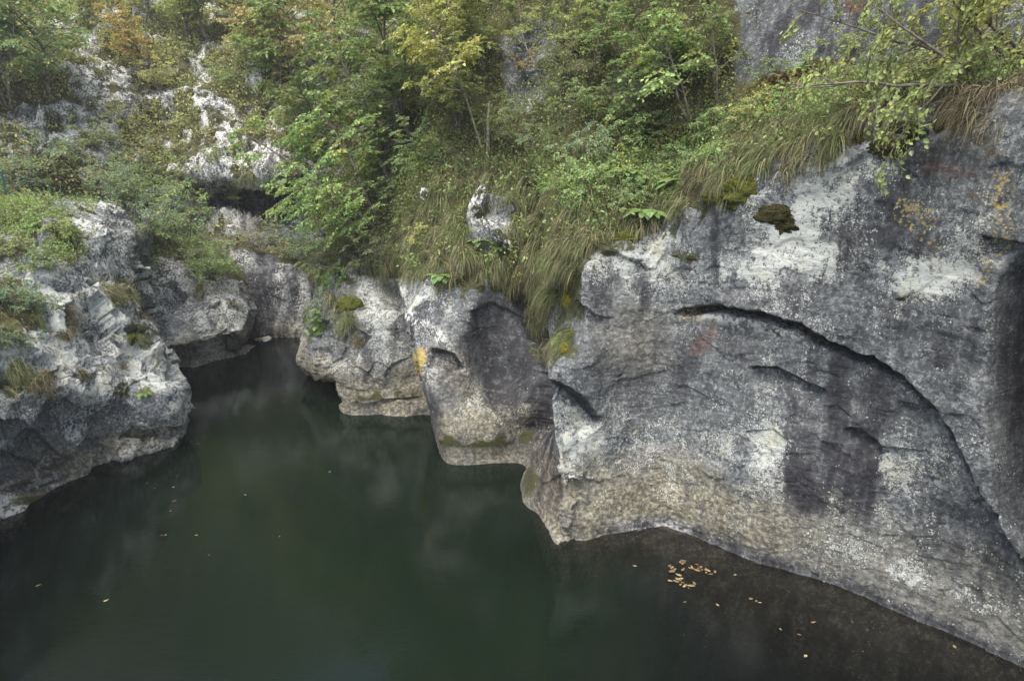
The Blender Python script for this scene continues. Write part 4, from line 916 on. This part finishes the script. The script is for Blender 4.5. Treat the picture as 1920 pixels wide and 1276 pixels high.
# separate tufts that stand alone on bare rock: (px, py, size m, blades, dry?, label)
TF = [(1042, 556, .72, 520, 0, 'largest grass tuft hanging in the gully, beside the upper yellow moss'), (1060, 640, .55, 420, 0, 'bushy grass tuft spilling over the notch at the left edge of the big wall'), (1000, 600, .6, 300, 0, 'grass tuft trailing down the dark cleft right of the pot-hole'), (1025, 575, .62, 420, 0, 'tall grass tuft hanging in the gully left of the big smooth wall'), (1055, 660, .42, 260, 0, 'grass tuft with green leaves above the notch at the left edge of the big wall'), (1010, 665, .4, 160, 0, 'thin grass tuft low in the gully beside the notch'),
      (640, 560, .6, 300, 0, 'grass tuft on the mossy tip of the right bank'), (650, 600, .5, 200, 0, 'drooping grass tuft below the mossy tip of the right bank'), (672, 640, .3, 90, 1, 'little dry grass tuft in a dark streak under the mossy tip'),
      (200, 545, .5, 420, 0, 'green grass tuft on the ridge of the near left rock'), (225, 530, .42, 260, 0, 'smaller green grass tuft just above the green tuft on the left ridge'), (128, 590, .42, 260, 1, 'straw-coloured grass tuft in the middle of the near left rock'),
      (112, 630, .34, 160, 1, 'small straw tuft directly under the straw-coloured tuft of the left rock'), (30, 700, .62, 520, 0, 'wide green-brown grass tuft at the left edge of the near left rock'), (78, 715, .5, 320, 1, 'brown right half of the wide grass growth on the near left rock'),
      (146, 700, .3, 120, 1, 'little brown tuft alone on the grey face of the near left rock'), (232, 690, .26, 110, 1, 'dry tuft beside the white stripe of the near left rock'), (268, 735, .2, 80, 0, 'small green tuft near the nose of the near left rock'),
      (260, 640, .26, 110, 0, 'little tuft on the mossy hump above the nose of the left rock'), (285, 470, .4, 200, 0, 'green grass tuft on the crest where the two left rocks meet'), (432, 570, .3, 120, 1, 'dry tuft on the right face of the undercut left rock'),
      (375, 545, .36, 150, 0, 'grass tuft at the top of the slanting joint of the undercut rock'), (260, 590, .3, 120, 1, 'straw tuft on the white ridge behind the green tuft of the left rock'), (1820, 215, .5, 420, 1, 'brown grass tuft drooping over the lip below the hazel'),
      (1540, 300, .42, 300, 0, 'green grass tuft at the right end of the long hanging grass'), (470, 325, .7, 260, 0, 'grass patch on a shelf just above the dark overhang'), (400, 265, .5, 160, 1, 'dry grass tuft in the bleached rock rib'), (165, 262, .7, 260, 1, 'dry grass tuft below the tall grey rock of the far slope')]
for px, py, L, nb, dry, lab in TF:
    p, n = ground(px, py)
    if p is None: continue
    r = np.random.default_rng(int(px + py * 3)); k = max(6, nb // 40)
    off = r.normal(0, .09 * L / .4, (k, 3)); off -= np.outer(off @ n, n)
    V, F, at = drape(k, 40, off, np.repeat(n[None], k, 0), r, L=L, droop=2.4, wd=.004 * max(1, p[1] / 12))
    o = mesh_from('grass_tuft', V, F, M_GRASS_DRY if dry else M_GRASS, at); o.location = p
    tag(o, lab, 'grass tuft', 'separate grass tufts on the rocks')

# ------------------------------------------------------------------ leafy ground cover (countless)
def cover(name, obj_name, poly, n, label, col, leaf, seed, yellow=(.22, .17, .04), lift=.16, soil=.4, up=.6, out=0.0):
    r = np.random.default_rng(seed); P, N = sample(name, poly, n // 9, r, soil); k = len(P) * 9
    P = np.repeat(P, 9, 0); N = np.repeat(N, 9, 0)
    q = P + N * out * np.repeat(r.random((k // 9, 1)), 9, 0) + r.normal(0, lift * .7, (k, 3)) * np.array([1, 1, .6]) + N * (lift * np.abs(r.normal(.5, .5, (k, 1)))) + np.array([0, 0, 1]) * lift * .6 * r.random((k, 1))
    d = r.normal(0, 1, (k, 3)) + N * .5; nn = r.normal(0, .5, (k, 3)) + np.array([0, 0, up]) + N * .3
    V, F = leaves_mesh(q, d, nn, leaf * r.uniform(.5, 1.3, k), .55)
    c = np.clip(.42 + 1.1 * fbm(P, .7, 3, .5, seed * 3.1) + r.normal(0, .2, k), 0, 1)
    o = mesh_from(obj_name, V, F, M_LEAF, {'rnd': np.repeat(c, 6), 'rnd2': np.repeat(r.random(k), 6)}, smooth=False); o.color = (*col, 1)
    return tag(o, label, 'undergrowth', kind='stuff')
cover('right_cliff', 'undergrowth', [(640, 480), (690, 200), (800, -80), (1420, -80), (1400, 230), (1100, 340), (900, 320), (760, 420)], 80000, 'low leafy undergrowth filling the hillside between the right bank trees', UNDER, .062, 21, lift=.25)
cover('right_cliff', 'undergrowth', [(1000, 340), (1200, 280), (1400, 200), (1640, 130), (2050, 40), (2050, 130), (1700, 190), (1450, 240), (1200, 380), (1050, 420)], 30000, 'small leafy plants and moss covering the ledge above the big wall', BRIGHT, .045, 22, lift=.10)
cover('gorge_slope', 'undergrowth', [(-150, 560), (-150, -40), (760, -40), (760, 560)], 52000, 'low yellow-green undergrowth of the far slope', (.36, .40, .15), .12, 23, lift=.20, soil=.68)
cover('left_bank_rock', 'undergrowth', [(-100, 560), (-100, 370), (270, 390), (330, 500), (170, 450), (130, 520), (60, 520)], 20000, 'leafy brambles and herbs on the crest of the near left bank', GREEN, .06, 24, lift=.14, soil=.5)
cover('middle_left_rock', 'undergrowth', [(200, 380), (460, 470), (440, 540), (300, 520), (200, 500)], 7000, 'leafy herbs along the top of the undercut left rock', GREEN, .06, 25, lift=.15, soil=.5)
cover('right_cliff', 'weeds', [(715, 470), (800, 300), (1010, 300), (1340, 265), (1420, 180), (1600, 150), (1640, 225), (1420, 350), (1180, 440), (1010, 520), (800, 520)], 3600, 'small leafy weeds growing through the hanging grass of the right bank', GREEN, .075, 28, lift=.11, soil=.3, out=.32)
cover('right_cliff', 'leaf_litter', [(1160, 330), (1250, 240), (1350, 235), (1340, 290), (1230, 330)], 3500, 'brown fallen leaves lying at the foot of the tall leafy tree', (.13, .075, .035), .05, 26, (.2, .12, .05), lift=.03, up=1.5)
cover('right_cliff', 'leaf_litter', [(1400, 175), (1560, 80), (1620, 90), (1580, 150), (1430, 190)], 3500, 'reddish dead fronds and leaves at the foot of the upper grey cliff', (.13, .065, .03), .06, 27, (.22, .12, .05), lift=.06)

# ------------------------------------------------------------------ broken pale stump, white rocks, moss cushions
def stump():
    p, n = ground(911, 298); L = 95 * p[1] / FPX
    t = np.linspace(0, 1, 9); pts = np.stack([.02 * np.sin(t * 5), 0 * t, t * L - .1], 1) + np.stack([.10 * t, 0 * t, 0 * t], 1)
    root = empty('broken_tree_stump', p); root.location = p
    br = [(pts, .052 * (1 - .45 * t) + .006 * np.sin(t * 23), 8), (np.array([pts[3], pts[3] + [-.07, -.03, .10], pts[3] + [-.09, -.03, .18]]), np.array([.018, .012, .006]), 5)]
    sp = [(np.array([pts[-1], pts[-1] + [.01 * k - .01, .01 * k, .10 + .03 * k]]), np.array([.016, .003]), 5) for k in range(3)]
    V, F = tubes_mesh(br); mesh_from('trunk', V, F, M_PALE, parent=root)
    V, F = tubes_mesh(sp); mesh_from('splintered_top', V, F, M_PALE, parent=root)
    tag(root, 'pale bare broken trunk standing on the grass hummock, its top snapped off', 'dead tree')
stump()
def lump(name, c, rad, seed, nr=36, nc=54, rough=.35, sc=.5):
    th = np.linspace(.02, math.pi - .02, nr)[:, None]; ph = np.linspace(0, 2 * math.pi, nc)[None]
    u = np.stack([np.sin(th) * np.cos(ph), np.sin(th) * np.sin(ph), np.cos(th) * np.ones_like(ph)], -1)
    f = 1 + rough * ridged(u, sc, 4, .55, seed * 1.3) * .6 + rough * .6 * fbm(u, .6, 3, .5, seed * 2.1)
    return u * f[..., None] * np.array(rad)
for px, py, rx, ry, rz, rot, lab, sd in [(889, 405, .17, .16, .52, -.25, 'upright white rock spike sticking out of the grass hummock', 4), (930, 440, .13, .15, .42, .75, 'slanting white rock rib on the right of the white spike in the grass hummock', 9), (806, 365, .10, .1, .16, .1, 'small white rock peeping out at the upper left of the grass hummock', 14)]:
    p, n = ground(px, py); V = lump('r', p, (rx * .85, ry, rz * .9), sd, 60, 80, .38, .6)
    c, s_ = math.cos(rot), math.sin(rot); V = np.stack([V[..., 0] * c - V[..., 2] * s_, V[..., 1], V[..., 0] * s_ + V[..., 2] * c], -1) 
    nn = np.ones(V.shape[:2]).ravel(); m_ = fbm(V, .2, 3)
    o = mesh_from('white_outcrop', V.reshape(-1, 3), grid_faces(*V.shape[:2])[:, ::-1], M_ROCK, {'white': nn * .95, 'pale': nn * .5, 'moss': np.clip(.9 * sstep(.1, .35, m_), 0, 1).ravel(), 'dark': np.clip(.8 * sstep(.15, .4, -m_), 0, 1).ravel()})
    o.location = p + n * .13 + np.array([0, -.08, 0]); tag(o, lab, 'rock', 'white rocks in the grass hummock')
def moss_material(name, a, b):
    m = mat(name); g = NG(m); P = g.add('ShaderNodeNewGeometry').outputs['Position']; n = g.noise(P, 45, 4, .7)
    g.put(g.b, 'Base Color', g.mix(g.ramp(n, .36, .66), a, b)); g.put(g.b, 'Roughness', .95); g.put(g.b, 'Specular IOR Level', .1)
    g.put(g.b, 'Normal', g.add('ShaderNodeBump', {'Strength': 1.0, 'Distance': .03, 'Height': n}).outputs[0]); return m
M_MOSSY = moss_material('yellow_moss', (.06, .058, .008), (.24, .22, .03)); M_MOSSD = moss_material('dark_moss', (.022, .022, .008), (.075, .068, .026)); M_MOSSG = moss_material('green_moss', (.05, .058, .012), (.15, .16, .03))
for i, (px, py, wx_, wz_, mt, lab) in enumerate([(1442, 402, 34, 16, 0, 'dark moss cushion, the upper left half of the pair on the pale lichen patch'), (1472, 424, 22, 15, 0, 'dark moss cushion, the lower right half of the pair on the pale lichen patch'),
        (1173, 446, 19, 11, 2, 'round green moss cushion under the end of the grass curtain'), (1072, 522, 14, 16, 1, 'yellow moss cushion, topmost of those beside the upper gully'), (1060, 545, 15, 13, 1, 'yellow moss cushion just under the topmost one beside the gully'),
        (1063, 567, 13, 12, 1, 'lowest yellow moss cushion of the upper cluster beside the gully'), (1070, 628, 15, 12, 1, 'yellow moss cushion above the lone grass tuft near the notch'), (1058, 660, 16, 16, 1, 'yellow moss hidden among the blades of the tuft near the notch'),
        (1690, 242, 30, 13, 0, 'wide dark moss patch on the lip under the dry grass'), (1760, 238, 16, 14, 0, 'small dark moss patch on the lip right of the wide one'), (1608, 262, 12, 18, 0, 'dark moss patch at the right end of the long hanging grass'), (1660, 275, 26, 14, 0, 'dark moss patch just below the wide one on the lip'),
        (1400, 360, 34, 26, 2, 'green moss edge where the long hanging grass begins'), (1345, 370, 26, 12, 2, 'green moss between the two curtains of grass'), (870, 392, 16, 18, 1, 'yellow moss on the left flank of the white rock spike'), (655, 575, 24, 16, 2, 'green moss hump on the tip of the right bank'),
        (1292, 484, 32, 5, 0, 'thin dark moss line on the wall under the grass curtain'), (1690, 560, 8, 5, 0, 'tiny dark moss dot on the slab above the arched crack'), (250, 632, 24, 9, 2, 'green moss on the hump above the nose of the near left rock')]):
    p, n = ground(px, py); k = p[1] / FPX; V = lump('m', p, (wx_ * k * .9, .30 * min(wx_, wz_) * k + .015, wz_ * k * .9), i + 20, 40, 60, .8, .28)
    o = mesh_from('moss_cushion', V.reshape(-1, 3), grid_faces(*V.shape[:2])[:, ::-1], (M_MOSSD, M_MOSSY, M_MOSSG)[mt]); o.location = p - n * (.02 + .10 * min(wx_, wz_) * k)
    o.rotation_euler = (0, 0, math.atan2(n[1], n[0]) + R(90)); tag(o, lab, 'moss', 'moss cushions on the rock')

# ------------------------------------------------------------------ ferns, herb, creeper
def fern(px, py, L, label, nf=9, col=BRIGHT):
    p, n = ground(px, py); r = np.random.default_rng(int(px * 3 + py)); root = empty('fern', p); lines = []; LP = []; LD = []; LN = []; LS = []
    a0 = math.atan2(n[1], n[0])
    for k in range(nf):
        a = a0 + r.uniform(-1.7, 1.7); d = np.array([math.cos(a) * .8, math.sin(a) * .8, r.uniform(.5, 1.0)]); q = np.zeros(3); pts = [q]; l = L * r.uniform(.7, 1.1)
        for j in range(10): d = d / np.linalg.norm(d) + np.array([0, 0, -.16]); q = q + d / np.linalg.norm(d) * l / 10; pts.append(q)
        pts = np.array(pts); lines.append((pts, np.linspace(.004, .001, 11), 3)); T = np.gradient(pts, axis=0)
        for j in range(2, 40):
            f = j / 4.0; i = min(int(f), 9); pp = pts[i] + (pts[i + 1] - pts[i]) * (f - i) if f < 10 else pts[-1]; ax = T[i] / np.linalg.norm(T[i]); s_ = np.cross(ax, [0, 0, 1.0]); s_ /= np.linalg.norm(s_) + 1e-6
            for sg in (-1, 1): LP.append(pp); LD.append(s_ * sg + ax * .35); LN.append(np.cross(s_, ax) + r.normal(0, .1, 3)); LS.append(l * .26 * math.sin(math.pi * (j / 40) ** .6))
    LP, LD, LN, LS = map(np.array, (LP, LD, LN, LS)); V, F = leaves_mesh(LP, LD, LN, LS + .01, .3)
    V2, F2 = tubes_mesh(lines); mesh_from('stalk', V2, F2, M_BARK, parent=root)
    o = mesh_from('frond', V, F, M_LEAF, {'rnd': np.repeat(r.random(len(LP)) * .6, 6), 'rnd2': np.repeat(.4 + .3 * r.random(len(LP)), 6)}, smooth=False, parent=root); o.color = (*col, 1)
    tag(root, label, 'fern', 'ferns on the right bank')
for a in [(1045, 352, .55, 'fern over the central part of the grass drape'), (1215, 400, .5, 'fern in the middle of the green grass curtain'), (1270, 345, .45, 'fern on the upper edge of the green grass curtain'), (1300, 330, .45, 'fern right of the one on the upper edge of the green grass curtain'),
          (1445, 215, .4, 'fern on top of the long hanging grass'), (800, 312, .5, 'fern at the top left of the grass hummock'), (760, 415, .5, 'fern at the left side of the grass hummock'), (825, 520, .4, 'bright fern under the lower edge of the grass hummock'), (1055, 640, .3, 'little fern at the tuft near the notch'),
          (895, 455, .4, 'fern among the grass below the white rock spike'), (1180, 330, .5, 'fern under the bright flat sprays'), (268, 738, .22, 'tiny fern near the nose of the near left rock')]: fern(*a)
def herb():
    p, n = ground(1503, 150); root = empty('broad_leaved_herb', p); r = np.random.default_rng(5); LP = []; LD = []; LN = []; L = []; lines = []
    for st in range(3):
        b = r.normal(0, .05, 3) * [1, 1, 0]; pts = np.array([b, b + [.02, -.02, .16], b + [.03 * st, -.04, .34 + .08 * st]]); lines.append((pts, np.array([.007, .005, .003]), 5))
        for k in range(12):
            t = .15 + .85 * k / 11; q = pts[0] + (pts[2] - pts[0]) * t; a = k * 2.4 + st; LP.append(q); LD.append([math.cos(a), math.sin(a), .25]); LN.append([-.2 * math.cos(a), -.2 * math.sin(a), 1]); L.append(.19 * (1.1 - .6 * t))
    V, F = leaves_mesh(*map(np.array, (LP, LD, LN, L)), .42); o = mesh_from('foliage', V, F, M_LEAF, {'rnd': np.full(len(V), .2), 'rnd2': np.repeat(r.random(len(LP)), 6)}, smooth=False, parent=root); o.color = (*BRIGHT, 1)
    V, F = tubes_mesh(lines); o = mesh_from('stem', V, F, M_LEAF, {'rnd': np.full(len(V), .2), 'rnd2': np.full(len(V), .4)}, parent=root); o.color = (*GREEN, 1)
    tag(root, 'upright broad-leaved green herb on the ledge in front of the upper grey cliff', 'herb')
herb()
def creeper(poly, n, label, size):
    r = np.random.default_rng(int(poly[0][0])); xs_ = [q[0] for q in poly]; ys_ = [q[1] for q in poly]; LP = []; LN = []
    while len(LP) < n:
        x, y = r.uniform(min(xs_), max(xs_)), r.uniform(min(ys_), max(ys_))
        if not in_poly(np.array([x]), np.array([y]), poly)[0]: continue
        p, nn = ground(x, y); n -= .2
        if p is None: continue
        LP.append(p + nn * r.uniform(.05, .16)); LN.append(nn + [0, 0, .8] + r.normal(0, .25, 3))
    LP = np.array(LP); LN = np.array(LN); k = len(LP); V, F = leaves_mesh(LP, r.normal(0, .5, (k, 3)) + [0, 0, -.8], LN, size * r.uniform(.6, 1.2, k), .95)
    c = LP.mean(0); o = mesh_from('creeper', V - c, F, M_LEAF, {'rnd': np.repeat(r.random(k) * .6, 6), 'rnd2': np.repeat(.35 + .5 * r.random(k), 6)}, smooth=False); o.location = c; o.color = (.15, .25, .055, 1)
    tag(o, label, 'creeper', 'round-leaved creepers')
creeper([(592, 512), (640, 485), (655, 520), (600, 560)], 130, 'round-leaved light green creeper on top of the mossy tip of the right bank', .13)
creeper([(575, 575), (605, 560), (608, 625), (582, 635)], 110, 'round-leaved creeper hanging down the left edge of the mossy tip', .12)

# ------------------------------------------------------------------ green metal fence along the path on the left
def fence():
    m = mat('green_paint'); g = NG(m); g.put(g.b, 'Base Color', g.mix(g.noise(g.add('ShaderNodeNewGeometry').outputs['Position'], 12, 3), (.03, .10, .085), (.05, .15, .125))); g.put(g.b, 'Roughness', .5)
    tops = [un(-95, 300, 16.6), un(2, 322, 17.5), un(92, 345, 18.6), un(141, 364, 19.6), un(186, 371, 20.4), un(228, 380, 21.0)]
    root = empty('metal_fence', tops[1] - [0, 0, 1.0])
    o0 = np.array(root.location)
    for t in tops:
        V, F = tubes_mesh([(np.array([t - [0, 0, 1.15], t - [0, 0, .5], t]) - o0, np.full(3, .022), 8)]); mesh_from('post', V, F, m, parent=root)
    for dz in (-.02, -.5):
        pts = np.array([t + [0, -.02, dz] for t in tops]) - o0
        V, F = tubes_mesh([(pts, np.full(len(pts), .014), 6)]); mesh_from('rail', V, F, m, parent=root)
    tag(root, 'thin green metal fence with posts and two rails along the path on the left bank', 'fence')
fence()

# ------------------------------------------------------------------ fallen leaves floating on the water
M_DEAD = mat('dead_leaf'); _g = NG(M_DEAD); _g.put(_g.b, 'Roughness', .6)
_oi = _g.add('ShaderNodeObjectInfo'); _g.put(_g.b, 'Base Color', _g.mix(_oi.outputs['Random'], (.13, .075, .03), (.30, .24, .12)))
_u = np.array([0, .15, .4, .7, 1.0]); _w = np.array([.02, .22, .30, .2, .01])
_V = np.concatenate([np.stack([_u - .5, _w, .05 + .10 * (_u - .4) ** 2], 1), np.stack([_u - .5, 0 * _u, .02 + .06 * (_u - .4) ** 2], 1), np.stack([_u - .5, -_w, .05 + .10 * (_u - .4) ** 2], 1)])
_F = [[a, a + 1, a + 6, a + 5] for a in (0, 1, 2, 3)] + [[a + 5, a + 6, a + 11, a + 10] for a in (0, 1, 2, 3)]
leaf0 = mesh_from('fallen_leaf', _V, np.array(_F)[:, ::-1], M_DEAD); used = False
def drift(pts, label, size, jit=0, group='fallen leaves floating on the river'):
    global used
    r = np.random.default_rng(int(pts[0][0]))
    if len(pts) > 4 and size > .07: pts = list(pts) + [(a + r.normal(0, 7), b + r.normal(0, 3)) for a, b in pts] + [(a + r.normal(0, 10), b + r.normal(0, 4)) for a, b in pts[::2]]
    for px, py in pts:
        o = leaf0 if not used else leaf0.copy()
        if used: COL.objects.link(o)
        used = True; p = wat(px, py, 0.004); o.location = p; s_ = size * r.uniform(.55, 1.35); o.scale = (s_, s_ * r.uniform(.55, 1.2), s_ * r.uniform(.5, 3.0)); o.rotation_euler = (0, 0, r.random() * 6.28)
        tag(o, label, 'leaf', group)
drift([(72, 1097)], 'single brown leaf floating far out on the dark water at the lower left', .065); drift([(199, 1125)], 'single orange-brown leaf on the dark water right of the lower left one', .065)
drift([(310, 1003), (303, 1003)], 'two leaves floating side by side in front of the near left rock', .06); drift([(368, 1003)], 'lone leaf floating right of the two side by side', .06); drift([(392, 1040)], 'lone leaf floating nearest below the pair in front of the left rock', .045)
drift([(327, 939)], 'brightest orange leaf floating off the near left rock', .065); drift([(276, 905), (290, 915), (325, 913), (320, 958), (283, 1000), (333, 892)], 'small brown leaf drifting just off the waterline of the near left rock', .045)
drift([(524, 1005)], 'small pale leaf floating in the middle of the river', .055); drift([(618, 884)], 'small leaf floating in the dark reflection of the right buttress', .05); drift([(372, 832), (365, 765), (460, 928)], 'tiny pale leaf far up the channel in the middle of the water', .055)
drift([(1265, 1067), (1262, 1071), (1275, 1053), (1281, 1052), (1258, 1064)], 'brown leaf in the cluster nearest the pale foot of the big wall', .075)
drift([(1300, 1066), (1308, 1070), (1316, 1068), (1324, 1073), (1330, 1070), (1312, 1063)], 'brown leaf in the raft of leaves right of the nearest cluster', .08); drift([(1268, 1090), (1276, 1095), (1283, 1099), (1291, 1102), (1272, 1086), (1286, 1096)], 'brown leaf in the diagonal raft of leaves on the shallows', .08)
drift([(1190, 1061)], 'lone leaf left of the leaf clusters on the shallows', .07); drift([(1284, 1128), (1345, 1133)], 'single leaf just below the diagonal raft on the shallows', .075); drift([(1408, 1122), (1418, 1126), (1424, 1129)], 'pale brown leaf of the trio on the shallows right of the rafts', .08)
drift([(1525, 1167), (1463, 1179), (1498, 1189)], 'brown leaf of the scattered three on the dark shallows', .075); drift([(1510, 1230)], 'lone orange leaf closest to the bottom edge on the shallows', .07); drift([(1600, 1104), (1585, 1103), (1712, 1152), (1680, 1140), (1378, 1077), (1790, 1212)], 'yellowish leaf lying along the waterline of the big wall', .06)

# ------------------------------------------------------------------ thin haze that fades the far slope
def haze():
    m = bpy.data.materials.new('haze'); m.use_nodes = True; g = NG(m); g.n.remove(g.b)
    v = g.add('ShaderNodeVolumePrincipled', {'Color': (.93, .96, 1.0, 1), 'Density': .0013, 'Anisotropy': .2}); g.l.new(v.outputs[0], g.out.inputs['Volume'])
    x0, x1, y0, y1, z0, z1 = -75, 75, -45, 110, -5, 75
    V = [(x, y, z) for z in (z0, z1) for y in (y0, y1) for x in (x0, x1)]
    o = mesh_from('haze', V, [[0, 2, 3, 1], [4, 5, 7, 6], [0, 1, 5, 4], [2, 6, 7, 3], [0, 4, 6, 2], [1, 3, 7, 5]], m, smooth=False)
    tag(o, 'thin pale air haze over the whole gorge', 'haze', kind='stuff')
haze()
